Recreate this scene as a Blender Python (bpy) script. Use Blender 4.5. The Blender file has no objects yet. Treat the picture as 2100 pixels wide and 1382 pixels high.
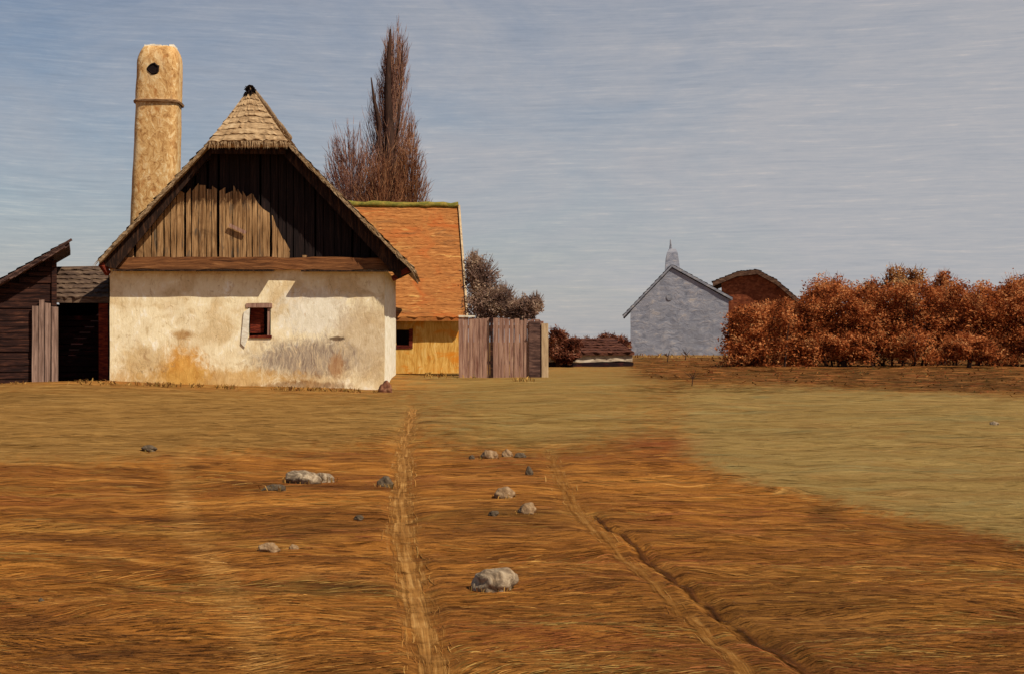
import bpy, bmesh, math, random
import numpy as np
from mathutils import Vector, Matrix, noise as mnoise

random.seed(7)
RNG = np.random.default_rng(7)
S = bpy.context.scene
COL = S.collection
CAMZ, F, CX, HY = 1.2, 2800.0, 1050.0, 680.0      # eye height, focal length and principal point (photo pixels)

# ------------------------------------------------------------------ terrain and layout
def gz(x, y):
    z = 0.11*np.exp(-((x+9.5)/3.2)**2-((y-29.5)/5.0)**2) - 0.13*np.exp(-((x+2.2)/2.4)**2-((y-30.0)/3.5)**2)
    s = np.logaddexp(0, (y-47)/3.0)*3.0
    z = z - 0.0072*s
    z = z + 0.015*np.sin(x*0.9+0.7*np.sin(y*0.31))*np.sin(y*0.55+1.0) + 0.02*np.sin(x*0.23+1.3)*np.cos(y*0.21)
    return z
def ray(px, py):
    return Vector(((px-CX)/F, 1.0, -(py-HY)/F))
def onground(px, py):
    y = F*CAMZ/max(py-HY, 8)
    for _ in range(60):
        x = (px-CX)/F*y
        y = 0.5*y + 0.5*F*(CAMZ-float(gz(x, y)))/max(py-HY, 8)
    x = (px-CX)/F*y
    return Vector((x, y, float(gz(x, y))))
def at(px, py, y):
    return Vector(((px-CX)/F*y, y, CAMZ-(py-HY)/F*y))
def inplane(M, px, py, yl):
    Mi = M.inverted()
    o = Mi @ Vector((0, 0, CAMZ)); d = Mi.to_3x3() @ ray(px, py)
    t = (yl-o.y)/d.y
    return o+d*t

# ------------------------------------------------------------------ node helpers
def L(r, g, b):
    f = lambda c: (c/12.92 if c <= 0.04045 else ((c+0.055)/1.055)**2.4)
    return (f(r/255), f(g/255), f(b/255), 1.0)
class G:
    def __init__(s, tree):
        s.t = tree; s.nodes = tree.nodes; s.links = tree.links
    def n(s, typ, **kw):
        o = s.nodes.new(typ)
        for k, v in kw.items(): setattr(o, k, v)
        return o
    def put(s, sock, v):
        if isinstance(v, bpy.types.NodeSocket): s.links.new(v, sock)
        elif v is not None: sock.default_value = v
    def math(s, op, a, b=None, clamp=False):
        o = s.n('ShaderNodeMath', operation=op, use_clamp=clamp); s.put(o.inputs[0], a)
        if b is not None: s.put(o.inputs[1], b)
        return o.outputs[0]
    def vmath(s, op, a, b=None):
        o = s.n('ShaderNodeVectorMath', operation=op); s.put(o.inputs[0], a)
        if b is not None: s.put(o.inputs[1], b)
        return o.outputs['Value'] if op in ('LENGTH', 'DOT_PRODUCT', 'DISTANCE') else o.outputs[0]
    def map(s, v, scale=(1, 1, 1), rot=(0, 0, 0), loc=(0, 0, 0)):
        o = s.n('ShaderNodeMapping'); s.put(o.inputs[0], v)
        o.inputs['Location'].default_value = loc; o.inputs['Rotation'].default_value = rot; o.inputs['Scale'].default_value = scale
        return o.outputs[0]
    def noise(s, v, scale=1.0, detail=6, rough=0.6, dist=0.0, color=False):
        o = s.n('ShaderNodeTexNoise'); s.put(o.inputs['Vector'], v)
        o.inputs['Scale'].default_value = scale; o.inputs['Detail'].default_value = detail
        o.inputs['Roughness'].default_value = rough; o.inputs['Distortion'].default_value = dist
        return o.outputs['Color'] if color else o.outputs['Fac']
    def mix(s, f, a, b, blend='MIX'):
        o = s.n('ShaderNodeMix', data_type='RGBA', blend_type=blend); o.clamp_factor = True
        s.put(o.inputs[0], f); s.put(o.inputs[6], a); s.put(o.inputs[7], b)
        return o.outputs[2]
    def ramp(s, f, stops, interp='LINEAR'):
        o = s.n('ShaderNodeValToRGB'); s.put(o.inputs[0], f); cr = o.color_ramp; cr.interpolation = interp
        while len(cr.elements) < len(stops): cr.elements.new(0.5)
        for e, (p, c) in zip(cr.elements, stops): e.position = p; e.color = c if len(c) == 4 else L(*c)
        return o.outputs[0]
    def step(s, v, lo, hi):
        o = s.n('ShaderNodeMapRange', interpolation_type='SMOOTHSTEP'); s.put(o.inputs[0], v)
        o.inputs[1].default_value = lo; o.inputs[2].default_value = hi
        return o.outputs[0]
    def blob(s, p, c, r, wob=None, soft=0.35):
        """1 inside an ellipsoid c, r (object space), fading with a ragged edge"""
        d = s.vmath('LENGTH', s.vmath('DIVIDE', s.vmath('SUBTRACT', p, tuple(c)), tuple(r)))
        if wob is not None: d = s.math('ADD', d, s.math('MULTIPLY', s.math('SUBTRACT', wob, 0.5), 2.6))
        return s.math('SUBTRACT', 1.0, s.step(d, 1-soft, 1+soft))

def new_mat(name, rough=0.9, spec=0.15):
    m = bpy.data.materials.new(name); m.use_nodes = True
    g = G(m.node_tree); b = g.nodes['Principled BSDF']
    b.inputs['Roughness'].default_value = rough; b.inputs['Specular IOR Level'].default_value = spec
    return m, g, b
def bump(g, b, h, strength=0.5, dist=0.02):
    o = g.n('ShaderNodeBump'); o.inputs['Strength'].default_value = strength; o.inputs['Distance'].default_value = dist
    g.put(o.inputs['Height'], h); g.links.new(o.outputs[0], b.inputs['Normal'])
def streak(name, stops, scale=(1, 1, 1), detail=9, rough=0.65, dist=0.6, macro=None, bmp=0.5, bd=0.02, rt=0.9, warp=0.0, spec=0.15, fine=None):
    """bristle-streaked surface colour: stretched noise -> ramp; macro = (scale, colour, lo, hi) lays a second patchy colour over it"""
    m, g, b = new_mat(name, rt, spec)
    p = g.n('ShaderNodeTexCoord').outputs['Object']
    if warp:
        w = g.vmath('SCALE', g.vmath('SUBTRACT', g.noise(p, 0.9, 2, color=True), (0.5, 0.5, 0.5)))
        w.node.inputs['Scale'].default_value = warp
        p = g.vmath('ADD', p, w)
    f = g.noise(g.map(p, scale), 1.0, detail, rough, dist)
    if fine is not None:
        f2 = g.noise(g.map(p, fine, loc=(3, 7, 1)), 1.0, 5, 0.6, 0.3)
        f = g.math('ADD', g.math('MULTIPLY', f, 0.6), g.math('MULTIPLY', f2, 0.4))
    c = g.ramp(f, stops)
    if macro:
        for (sc, colr, lo, hi) in macro:
            k = g.step(g.noise(g.map(p, (sc, sc, sc) if not isinstance(sc, tuple) else sc, loc=(colr[0]*.1, 2, 5)), 1.0, 5, 0.65, 0.8), lo, hi)
            c = g.mix(k, c, L(*colr))
    g.put(b.inputs['Base Color'], c)
    bump(g, b, f, bmp, bd)
    return m

# ------------------------------------------------------------------ object helpers
def thing(name, label, cat, M=None, group=None):
    o = bpy.data.objects.new(name, None); COL.objects.link(o)
    o.empty_display_size = 0.3
    if M is not None: o.matrix_world = M
    o['label'] = label; o['category'] = cat
    if group: o['group'] = group
    return o
def tag(o, label=None, cat=None, group=None, kind=None):
    if label: o['label'] = label
    if cat: o['category'] = cat
    if group: o['group'] = group
    if kind: o['kind'] = kind
    return o
def obj(name, bm, mat, parent=None, smooth=False, label=None, M=None):
    me = bpy.data.meshes.new(name)
    if isinstance(bm, bmesh.types.BMesh):
        bm.to_mesh(me); bm.free()
    else:
        v, f = bm; me.from_pydata([tuple(a) for a in v], [], f)
    me.update()
    if smooth: me.polygons.foreach_set('use_smooth', [True]*len(me.polygons))
    for m in (mat if isinstance(mat, (list, tuple)) else [mat]): me.materials.append(m)
    o = bpy.data.objects.new(name, me); COL.objects.link(o)
    if parent is not None: o.parent = parent
    elif M is not None: o.matrix_world = M
    if label: o['label'] = label
    return o
def nmesh(name, V, Q, mat, parent=None, attr=None, color=None, M=None):
    """fast mesh from numpy arrays: V (n,3), Q (m,4); attr: per-face float 'tint'; color: per-face rgba 'col'"""
    me = bpy.data.meshes.new(name)
    V = np.asarray(V, np.float32); Q = np.asarray(Q, np.int32)
    me.vertices.add(len(V)); me.vertices.foreach_set('co', V.ravel())
    me.loops.add(Q.size); me.loops.foreach_set('vertex_index', Q.ravel())
    me.polygons.add(len(Q)); me.polygons.foreach_set('loop_start', np.arange(0, Q.size, Q.shape[1], dtype=np.int32))
    me.update(calc_edges=True)
    if attr is not None:
        a = me.attributes.new('tint', 'FLOAT', 'FACE'); a.data.foreach_set('value', np.asarray(attr, np.float32))
    if color is not None:
        a = me.attributes.new('col', 'FLOAT_COLOR', 'FACE'); a.data.foreach_set('color', np.asarray(color, np.float32).ravel())
    me.materials.append(mat)
    o = bpy.data.objects.new(name, me); COL.objects.link(o)
    if parent is not None: o.parent = parent
    elif M is not None: o.matrix_world = M
    return o
def box(bm, x0, x1, y0, y1, z0, z1, jit=0.0):
    j = lambda: random.uniform(-jit, jit) if jit else 0
    v = [bm.verts.new((x+j(), y+j()*.5, z+j())) for z in (z0, z1) for (x, y) in ((x0, y0), (x1, y0), (x1, y1), (x0, y1))]
    for f in ((3, 2, 1, 0), (4, 5, 6, 7), (0, 1, 5, 4), (1, 2, 6, 5), (2, 3, 7, 6), (3, 0, 4, 7)):
        bm.faces.new([v[i] for i in f])
def hexa(bm, A, B, C, D, off):
    """solid from quad A B C D extruded by off"""
    a = [bm.verts.new(p) for p in (A, B, C, D)]; b = [bm.verts.new(Vector(p)+Vector(off)) for p in (A, B, C, D)]
    bm.faces.new(a[::-1]); bm.faces.new(b)
    for i in range(4):
        k = (i+1) % 4; bm.faces.new((a[i], a[k], b[k], b[i]))
def beam(bm, p, q, w, h, up=Vector((0, 0, 1))):
    """rectangular bar from p to q"""
    p, q = Vector(p), Vector(q); d = (q-p).normalized(); s = d.cross(up).normalized(); u = s.cross(d).normalized()
    o = [s*(-w/2)+u*(-h/2), s*(w/2)+u*(-h/2), s*(w/2)+u*(h/2), s*(-w/2)+u*(h/2)]
    hexa(bm, *[p+k for k in o], q-p)
def courses(bm, A, B, C, D, rows, lift=0.03, cols=24, jit=0.02, ragged=0.03):
    """saw-tooth sheet of roof courses over quad A B (eave) C D (ridge; D above A)"""
    A, B, C, D = map(Vector, (A, B, C, D))
    nrm = (B-A).cross(D-A).normalized()
    if nrm.z < 0: nrm = -nrm
    pt = lambda u, v: A.lerp(B, u).lerp(D.lerp(C, u), v)
    slope = ((D-A).length)/rows
    for r in range(rows):
        lo, hi = [], []
        for c in range(cols+1):
            u = c/cols
            du = random.uniform(-ragged, ragged)
            lo.append(bm.verts.new(pt(u, r/rows) - (D-A).normalized()*(du+0.02) + nrm*(lift+random.uniform(-jit, jit)*.5)))
            hi.append(bm.verts.new(pt(u, (r+1)/rows) + nrm*0.006))
        un = [bm.verts.new(v.co - nrm*(lift*0.9)) for v in lo]
        for c in range(cols):
            bm.faces.new((lo[c], lo[c+1], hi[c+1], hi[c])); bm.faces.new((un[c], un[c+1], lo[c+1], lo[c]))
def wallgrid(xs, zs, holes, t, top=None, jit=0.008, seed=0):
    """wall in the xz plane (front at y=0, thickness t backwards), a grid with rectangular holes; hand-plastered wobble"""
    bm = bmesh.new(); V = {}
    def vert(i, k, b):
        key = (i, k, b)
        if key not in V:
            x, z = xs[i], zs[k]
            if top: z = min(z, top(x))
            n = mnoise.noise_vector(Vector((x*1.7+seed, z*1.7, 3.1+b)))
            V[key] = bm.verts.new((x+n.x*jit, b*t+n.y*jit*1.6, z+n.z*jit))
        return V[key]
    solid = lambda i, k: 0 <= i < len(xs)-1 and 0 <= k < len(zs)-1 and not any(h[0]-1e-4 <= xs[i] and xs[i+1] <= h[1]+1e-4 and h[2]-1e-4 <= zs[k] and zs[k+1] <= h[3]+1e-4 for h in holes)
    for i in range(len(xs)-1):
        for k in range(len(zs)-1):
            if not solid(i, k): continue
            q = ((i, k), (i+1, k), (i+1, k+1), (i, k+1))
            bm.faces.new([vert(a, c, 0) for a, c in q]); bm.faces.new([vert(a, c, 1) for a, c in q[::-1]])
            for (di, dk, e) in ((-1, 0, (3, 0)), (1, 0, (1, 2)), (0, -1, (0, 1)), (0, 1, (2, 3))):
                if not solid(i+di, k+dk):
                    a, c = q[e[0]], q[e[1]]
                    bm.faces.new((vert(*c, 0), vert(*a, 0), vert(*a, 1), vert(*c, 1)))
    bmesh.ops.recalc_face_normals(bm, faces=bm.faces)
    return bm
def grid_lines(lo, hi, step, extra=()):
    a = list(np.linspace(lo, hi, max(2, int((hi-lo)/step)+1)))
    for e in extra:
        a = [v for v in a if abs(v-e) > step*0.35 or v in (lo, hi)] + [e]
    return sorted(set(a))

class Tubes:
    """collects tapered tubes (3-sided) as arrays"""
    def __init__(s): s.V = []; s.Q = []; s.T = []; s.n = 0
    def add(s, pts, radii, sides=3, tint=0.5):
        P = np.asarray(pts, float); R = np.asarray(radii, float)
        d = np.gradient(P, axis=0); d /= np.linalg.norm(d, axis=1, keepdims=True)+1e-9
        ref = np.array([0.31, 0.95, 0.05]); a = np.cross(d, ref); a /= np.linalg.norm(a, axis=1, keepdims=True)+1e-9
        b = np.cross(d, a)
        ang = np.arange(sides)*2*math.pi/sides
        ring = P[:, None, :] + R[:, None, None]*(np.cos(ang)[None, :, None]*a[:, None, :]+np.sin(ang)[None, :, None]*b[:, None, :])
        s.V.append(ring.reshape(-1, 3)); m = len(P)
        for i in range(m-1):
            for k in range(sides):
                k2 = (k+1) % sides
                s.Q.append((s.n+i*sides+k, s.n+i*sides+k2, s.n+(i+1)*sides+k2, s.n+(i+1)*sides+k)); s.T.append(tint)
        s.n += m*sides
    def build(s, name, mat, parent=None):
        return nmesh(name, np.concatenate(s.V), s.Q, mat, parent, attr=s.T)

def leaf_cloud(blobs, n, size, elong=2.2, hor=0.0):
    """leaf-sized quads through the volume of several blobs (centre, radii); returns V, Q, tint"""
    vol = np.array([b[1][0]*b[1][1]*b[1][2] for b in blobs])**0.8; vol /= vol.sum()
    V, T = [], []
    for (c, r), w in zip(blobs, vol):
        k = max(8, int(n*w))
        d = RNG.normal(size=(k, 3)); d /= np.linalg.norm(d, axis=1, keepdims=True)
        rad = RNG.random(k)**0.42
        bumpy = 0.78+0.42*np.array([mnoise.noise(Vector((dd[0]*2.3+c[0]*3, dd[1]*2.3+c[1], dd[2]*2.3))) for dd in d])+RNG.normal(0, .10, k)
        P = np.asarray(c)+d*np.asarray(r)*(rad*bumpy)[:, None]
        clump = np.array([mnoise.noise(Vector((p[0]*1.9, p[1]*1.9, p[2]*2.6))) for p in P])
        keep = clump > -0.5
        P = P[keep]; clump = clump[keep]; k = len(P)
        a = RNG.normal(size=(k, 3)); a[:, 2] = a[:, 2]*(1-hor); a /= np.linalg.norm(a, axis=1, keepdims=True)
        b = np.cross(a, RNG.normal(size=(k, 3))); b /= np.linalg.norm(b, axis=1, keepdims=True)
        sz = size*(0.55+0.9*RNG.random(k))[:, None]
        a = a*sz*elong*0.5; b = b*sz*0.5
        V.append(np.stack([P-a, P-b*0.9, P+a, P+b], 1).reshape(-1, 3))
        T.append(np.clip(0.47+0.8*clump+RNG.normal(0, .17, k), 0, 1))
    V = np.concatenate(V); T = np.concatenate(T)
    return V, np.arange(len(V)).reshape(-1, 4), T
def tint_mat(name, stops, rough=0.85, transl=0.42):
    m, g, b = new_mat(name, rough, 0.1)
    a = g.n('ShaderNodeAttribute', attribute_name='tint').outputs['Fac']
    p = g.n('ShaderNodeTexCoord').outputs['Object']
    f = g.math('ADD', a, g.math('MULTIPLY', g.math('SUBTRACT', g.noise(p, 1.1, 3), 0.5), 0.5))
    c = g.ramp(f, stops); g.put(b.inputs['Base Color'], c)
    tr = g.n('ShaderNodeBsdfTranslucent'); g.put(tr.inputs[0], c); mx = g.n('ShaderNodeMixShader'); mx.inputs[0].default_value = transl
    g.links.new(b.outputs[0], mx.inputs[1]); g.links.new(tr.outputs[0], mx.inputs[2]); g.links.new(mx.outputs[0], g.nodes['Material Output'].inputs[0])
    return m

# ------------------------------------------------------------------ materials
def house_plaster(M):
    m, g, b = new_mat('cream_limewash', 0.93, 0.1)
    p = g.n('ShaderNodeTexCoord').outputs['Object']
    w = g.vmath('SCALE', g.vmath('SUBTRACT', g.noise(p, 2.2, 3, color=True), (.5, .5, .5))); w.node.inputs['Scale'].default_value = 0.3
    pw = g.vmath('ADD', p, w)
    n1 = g.math('ADD', g.math('MULTIPLY', g.noise(g.map(pw, (6, 6, 4.2)), 1, 10, 0.72, 0.35), .72), g.math('MULTIPLY', g.noise(g.map(pw, (30, 8, 4)), 1, 4, .6, .4), .28))
    n2 = g.noise(g.map(pw, (1.1, 1, 1.3)), 1, 4, 0.55, 0.5)
    nv = g.noise(g.map(pw, (26, 8, 3.0)), 1, 4, 0.6, 0.3)
    c = g.ramp(n1, [(0.34, (200, 178, 136)), (0.45, (234, 218, 180)), (0.54, (240, 226, 190)), (0.64, (248, 243, 226))])
    c = g.mix(g.step(n2, 0.44, 0.66), c, g.ramp(n1, [(0.3, (196, 170, 124)), (0.7, (232, 208, 164))]))
    def P(px, py): q = inplane(M, px, py, 0); return (q.x, 0.0, q.z)
    def R(a, bb): return (a/92.5, 1.0, bb/92.5)
    wob = g.noise(g.map(p, (5, 5, 3.4)), 1, 9, 0.78, 0.9)
    def patch(c, xy, r, stops, k, src=n1, soft=0.4):
        f = g.math('MULTIPLY', g.blob(p, P(*xy), R(*r), wob, soft), k)
        return g.mix(f, c, g.ramp(src, stops))
    c = patch(c, (648, 640), (72, 48), [(0.3, (205, 196, 172)), (0.6, (236, 230, 214))], 0.8)
    c = patch(c, (742, 700), (58, 78), [(0.3, (158, 130, 98)), (0.65, (206, 182, 146))], 0.7)
    c = patch(c, (628, 735), (100, 40), [(0.32, (116, 98, 88)), (0.5, (158, 140, 122)), (0.7, (214, 190, 150))], 0.9, nv)
    c = patch(c, (375, 762), (48, 50), [(0.3, (176, 112, 28)), (0.65, (226, 172, 84))], 0.95)
    c = patch(c, (420, 780), (190, 24), [(0.3, (166, 112, 40)), (0.65, (220, 176, 96))], 0.75)
    c = patch(c, (295, 735), (48, 26), [(0.36, (150, 108, 62)), (0.52, (208, 178, 124))], 0.7)
    c = patch(c, (375, 686), (20, 9), [(0.4, (150, 102, 48)), (0.7, (216, 180, 118))], 0.8)
    cr = g.n('ShaderNodeTexVoronoi', feature='DISTANCE_TO_EDGE'); g.put(cr.inputs['Vector'], g.map(pw, (.9, .9, .75))); crk = g.math('MULTIPLY', g.math('SUBTRACT', 1.0, g.step(cr.outputs['Distance'], .002, .010)), g.step(n2, .50, .62))
    c = g.mix(g.math('MULTIPLY', crk, .55), c, L(112, 88, 62))
    fl = g.step(g.noise(g.map(pw, (3.2, 3, 3.2), loc=(3, 1, 7)), 1, 9, .74, .5), .60, .64)
    c = g.mix(g.math('MULTIPLY', fl, .55), c, g.ramp(n1, [(0.35, (150, 118, 78)), (0.6, (196, 164, 116))]))
    c = patch(c, (690, 694), (14, 4), [(0.4, (60, 46, 36)), (0.7, (140, 110, 82))], 0.9)
    c = patch(c, (620, 790), (90, 9), [(0.4, (100, 62, 36)), (0.7, (186, 140, 86))], 0.7)
    c = patch(c, (690, 750), (16, 22), [(0.4, (150, 98, 52)), (0.7, (200, 160, 110))], 0.7)
    g.put(b.inputs['Base Color'], c)
    h = g.math('ADD', n1, g.math('MULTIPLY', nv, 0.5)); bump(g, b, h, 0.5, 0.025)
    return m
MAT = dict(
    thatch=streak('weathered_thatch', [(0.28, (66, 50, 36)), (0.45, (128, 104, 76)), (0.6, (164, 138, 106)), (0.78, (196, 172, 138))], (9, 9, 22), macro=[(0.9, (120, 92, 58), .5, .75), ((3, 3, 9), (52, 38, 30), .58, .75)], bmp=.7, warp=.3),
    darkwood=streak('black_brown_timber', [(0.3, (16, 10, 9)), (0.5, (40, 26, 20)), (0.72, (86, 58, 40))], (16, 16, 3), bmp=.5),
    beamwood=streak('red_brown_beam', [(0.28, (52, 30, 18)), (0.46, (106, 66, 38)), (0.62, (140, 92, 54)), (0.8, (180, 132, 86))], (1.6, 14, 26), bmp=.6, warp=.2),
    planks=streak('ochre_brown_planks', [(0.27, (50, 32, 18)), (0.42, (118, 86, 54)), (0.55, (160, 124, 84)), (0.7, (196, 158, 112)), (0.85, (140, 122, 100))], (24, 8, 1.4), macro=[((8, 4, 1.2), (92, 80, 66), .55, .7), ((1.2, 1, 1.4), (74, 50, 30), .55, .8)], bmp=.6),
    gable_shade=streak('gable_shade_boards', [(0.3, (15, 10, 10)), (0.52, (30, 21, 20)), (0.68, (50, 36, 32)), (0.8, (92, 64, 48))], (26, 8, 1.1), bmp=.5),  # near-black colour standing in for shade in the upper gable
    lowroof=streak('red_brown_low_roof', [(0.3, (34, 18, 14)), (0.47, (68, 38, 28)), (0.6, (94, 56, 42)), (0.78, (134, 92, 70))], (2.5, 6, 10), dist=1.0, bmp=.6, warp=.3),
    hipthatch=streak('pale_tan_thatch', [(0.28, (92, 70, 48)), (0.45, (146, 118, 86)), (0.58, (174, 146, 110)), (0.76, (200, 176, 142))], (4, 9, 16), dist=.8, macro=[((2, 2, 6), (128, 96, 64), .56, .74)], bmp=.6, warp=.3),
    guard=streak('red_brown_stone', [(.3, (56, 34, 26)), (.5, (112, 70, 50)), (.7, (160, 118, 88))], (7, 7, 7), bmp=.9),
    black=streak('soot_and_shade_black', [(0.3, (14, 9, 9)), (0.7, (36, 22, 20))], (6, 6, 6)),  # also gives the gable backing its painted shade
    chimney=streak('tan_chimney_plaster', [(0.30, (132, 88, 48)), (0.43, (180, 136, 84)), (0.54, (204, 164, 108)), (0.68, (226, 202, 158))], (9, 9, 6), dist=.9, macro=[((1.5, 1.5, .7), (214, 186, 140), .5, .7), ((5, 5, 1.6), (170, 114, 62), .55, .72), ((9, 9, 9), (150, 106, 64), .6, .72)], bmp=.55, bd=.025, warp=.4),
    chimney_band=streak('brown_ledge', [(0.3, (104, 70, 46)), (0.7, (176, 140, 100))], (3, 3, 16)),
    limecap=streak('white_lime', [(0.3, (196, 186, 164)), (0.6, (232, 226, 208)), (0.8, (244, 240, 230))], (5, 5, 9), bmp=.6),
    sideplaster=streak('side_limewash', [(0.3, (196, 182, 150)), (0.5, (226, 218, 196)), (0.7, (242, 238, 226))], (3, 3, 5), bmp=.6),
    rednook=streak('dark_red_shutter', [(0.3, (44, 14, 10)), (0.5, (92, 34, 22)), (0.7, (136, 62, 36))], (6, 6, 22), bmp=.6),
    tiles=streak('orange_tiles', [(0.28, (84, 46, 20)), (0.42, (132, 80, 40)), (0.54, (160, 102, 52)), (0.66, (184, 130, 76)), (0.82, (214, 170, 112))], (1.3, 13, 15), dist=.9, macro=[((0.7, .8, 1.1), (164, 86, 38), .5, .75), ((.8, 2, 4), (120, 78, 44), .52, .74), ((1.2, 3, 6), (190, 142, 80), .58, .72)], bmp=.7, warp=.35, fine=(4, 30, 40)),
    yellowwall=streak('yellow_ochre_plaster', [(0.28, (150, 100, 40)), (0.44, (196, 144, 66)), (0.58, (214, 170, 92)), (0.76, (228, 196, 132))], (14, 6, 2.2), macro=[((1.4, 1, 3), (206, 128, 36), .5, .68)], bmp=.7, warp=.3),
    fence=streak('mauve_grey_boards', [(0.28, (78, 54, 48)), (0.44, (134, 100, 86)), (0.58, (164, 130, 112)), (0.78, (204, 172, 148))], (26, 8, 1.3), macro=[((6, 3, .8), (104, 66, 56), .52, .7)], bmp=.6),
    palepost=streak('pale_post_wood', [(0.3, (140, 112, 84)), (0.6, (196, 170, 134)), (0.8, (214, 192, 160))], (14, 14, 2)),
    shedwood=streak('dark_maroon_boards', [(0.3, (18, 10, 10)), (0.48, (40, 23, 20)), (0.62, (70, 42, 32)), (0.8, (116, 78, 58))], (2.5, 6, 26), bmp=.6, warp=.2),
    shedroof=streak('violet_brown_roof', [(0.3, (38, 26, 26)), (0.5, (80, 58, 52)), (0.68, (122, 92, 80)), (0.82, (150, 122, 106))], (3, 8, 18), bmp=.6),
    greymoss=streak('grey_brown_thatch', [(0.3, (48, 36, 30)), (0.5, (86, 68, 56)), (0.7, (118, 98, 78))], (3, 6, 12), bmp=.6),
    greydoor=streak('grey_planks', [(0.3, (74, 54, 46)), (0.5, (126, 102, 90)), (0.66, (166, 138, 122)), (0.8, (190, 150, 120))], (22, 8, 1.2), bmp=.6),
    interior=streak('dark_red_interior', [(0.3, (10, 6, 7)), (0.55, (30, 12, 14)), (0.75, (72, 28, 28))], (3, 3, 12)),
    greyhouse=streak('blue_grey_limewash', [(0.27, (102, 105, 116)), (0.44, (130, 133, 145)), (0.58, (150, 150, 158)), (0.74, (186, 174, 162))], (1.6, 3, 4), macro=[((.5, .5, .3), (128, 130, 140), .48, .7)], bmp=.7, bd=.06, warp=.8),
    greyroof=streak('slate_grey_roof', [(0.28, (92, 94, 102)), (0.5, (132, 134, 144)), (0.7, (170, 164, 160))], (2, 5, 7), bmp=.6),
    barnwall=streak('red_brown_barn', [(0.28, (52, 24, 14)), (0.46, (110, 54, 30)), (0.62, (140, 78, 48)), (0.8, (168, 112, 84))], (3, 3, 5), macro=[((1, 1, .6), (92, 40, 22), .5, .7)], bmp=.6),
    barnroof=streak('dark_brown_thatch', [(0.3, (42, 28, 22)), (0.5, (86, 60, 46)), (0.7, (124, 96, 76))], (3, 3, 9), bmp=.6),
    whitewall=streak('rough_whitewash', [(0.3, (110, 94, 78)), (0.5, (158, 142, 122)), (0.7, (196, 180, 158))], (3, 3, 7), bmp=.7),
    bark=streak('dark_bark', [(0.3, (30, 20, 17)), (0.6, (70, 48, 38))], (8, 8, 2)),
)
TW = dict(
    poplar=tint_mat('poplar_twigs', [(0.1, (122, 88, 82)), (0.4, (170, 128, 114)), (0.65, (198, 150, 124)), (0.9, (218, 178, 146))]),
    orange=tint_mat('orange_twigs', [(0.1, (98, 62, 48)), (0.4, (150, 100, 74)), (0.65, (186, 128, 88)), (0.9, (210, 162, 120))]),
    mauve=tint_mat('mauve_twigs', [(0.1, (112, 78, 70)), (0.4, (160, 114, 100)), (0.65, (190, 140, 118)), (0.9, (212, 170, 144))]),
    grey=tint_mat('grey_brown_leaves', [(0.1, (92, 70, 62)), (0.4, (138, 110, 98)), (0.65, (166, 138, 120)), (0.9, (196, 170, 144))]),
    rust=tint_mat('rust_leaves', [(0.05, (90, 46, 24)), (0.3, (154, 82, 42)), (0.5, (184, 108, 60)), (0.7, (198, 126, 74)), (0.95, (204, 148, 96))]),
    russet=tint_mat('russet_leaves', [(0.05, (76, 42, 24)), (0.3, (128, 76, 40)), (0.5, (162, 104, 58)), (0.7, (186, 134, 82)), (0.95, (206, 168, 118))]),
    maroon=tint_mat('maroon_leaves', [(0.05, (60, 32, 24)), (0.35, (108, 58, 42)), (0.6, (140, 86, 64)), (0.95, (174, 130, 104))]),
)

# ------------------------------------------------------------------ white gabled house
ROT = math.radians(3)
tl = Vector((math.cos(ROT), math.sin(ROT), 0))
Lc = Vector(((225-CX)/F*30.2, 30.2, 0)); W = 6.05
MH = Matrix.Translation(Lc+tl*(W/2)) @ Matrix.Rotation(ROT, 4, 'Z')
H = lambda px, py, y: inplane(MH, px, py, y)
house = thing('gabled_house', 'cream limewashed cottage with dark boarded gable, half-hipped thatched roof and tall chimney', 'house', MH)
DEP = 8.0; d0 = 0.46
w0, w1 = H(508, 622, 0), H(555, 691, 0)
hole = (w0.x, w1.x, w1.z, w0.z)
ztop = H(513, 548, 0).z
xs = grid_lines(-W/2, W/2, 0.16, hole[:2]); zs = grid_lines(-0.5, ztop, 0.16, hole[2:])
plaster = house_plaster(MH)
obj('wall', wallgrid(xs, zs, [hole], 0.32, seed=2), plaster, house, smooth=False)
for s in (-1, 1):
    bm = bmesh.new(); x = s*W/2
    ys = np.linspace(0.323, DEP, 24); zz = np.linspace(-.5, ztop, 10); gv = {}
    for a in range(24):
        for c in range(10):
            n = mnoise.noise_vector(Vector((ys[a]*1.3, zz[c]*1.3, s*4.0)))
            gv[a, c] = [bm.verts.new((x+n.x*.012, ys[a], zz[c])), bm.verts.new((x-s*.3, ys[a], zz[c]))]
    for a in range(23):
        for c in range(9):
            for k in (0, 1): bm.faces.new([gv[a, c][k], gv[a+1, c][k], gv[a+1, c+1][k], gv[a, c+1][k]])
    bmesh.ops.recalc_face_normals(bm, faces=bm.faces)
    obj('side_wall', bm, MAT['sideplaster'], house)
bm = bmesh.new(); box(bm, -W/2+.31, W/2-.31, DEP-.3, DEP-.003, -.5, ztop); obj('back_wall', bm, MAT['sideplaster'], house)
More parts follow.
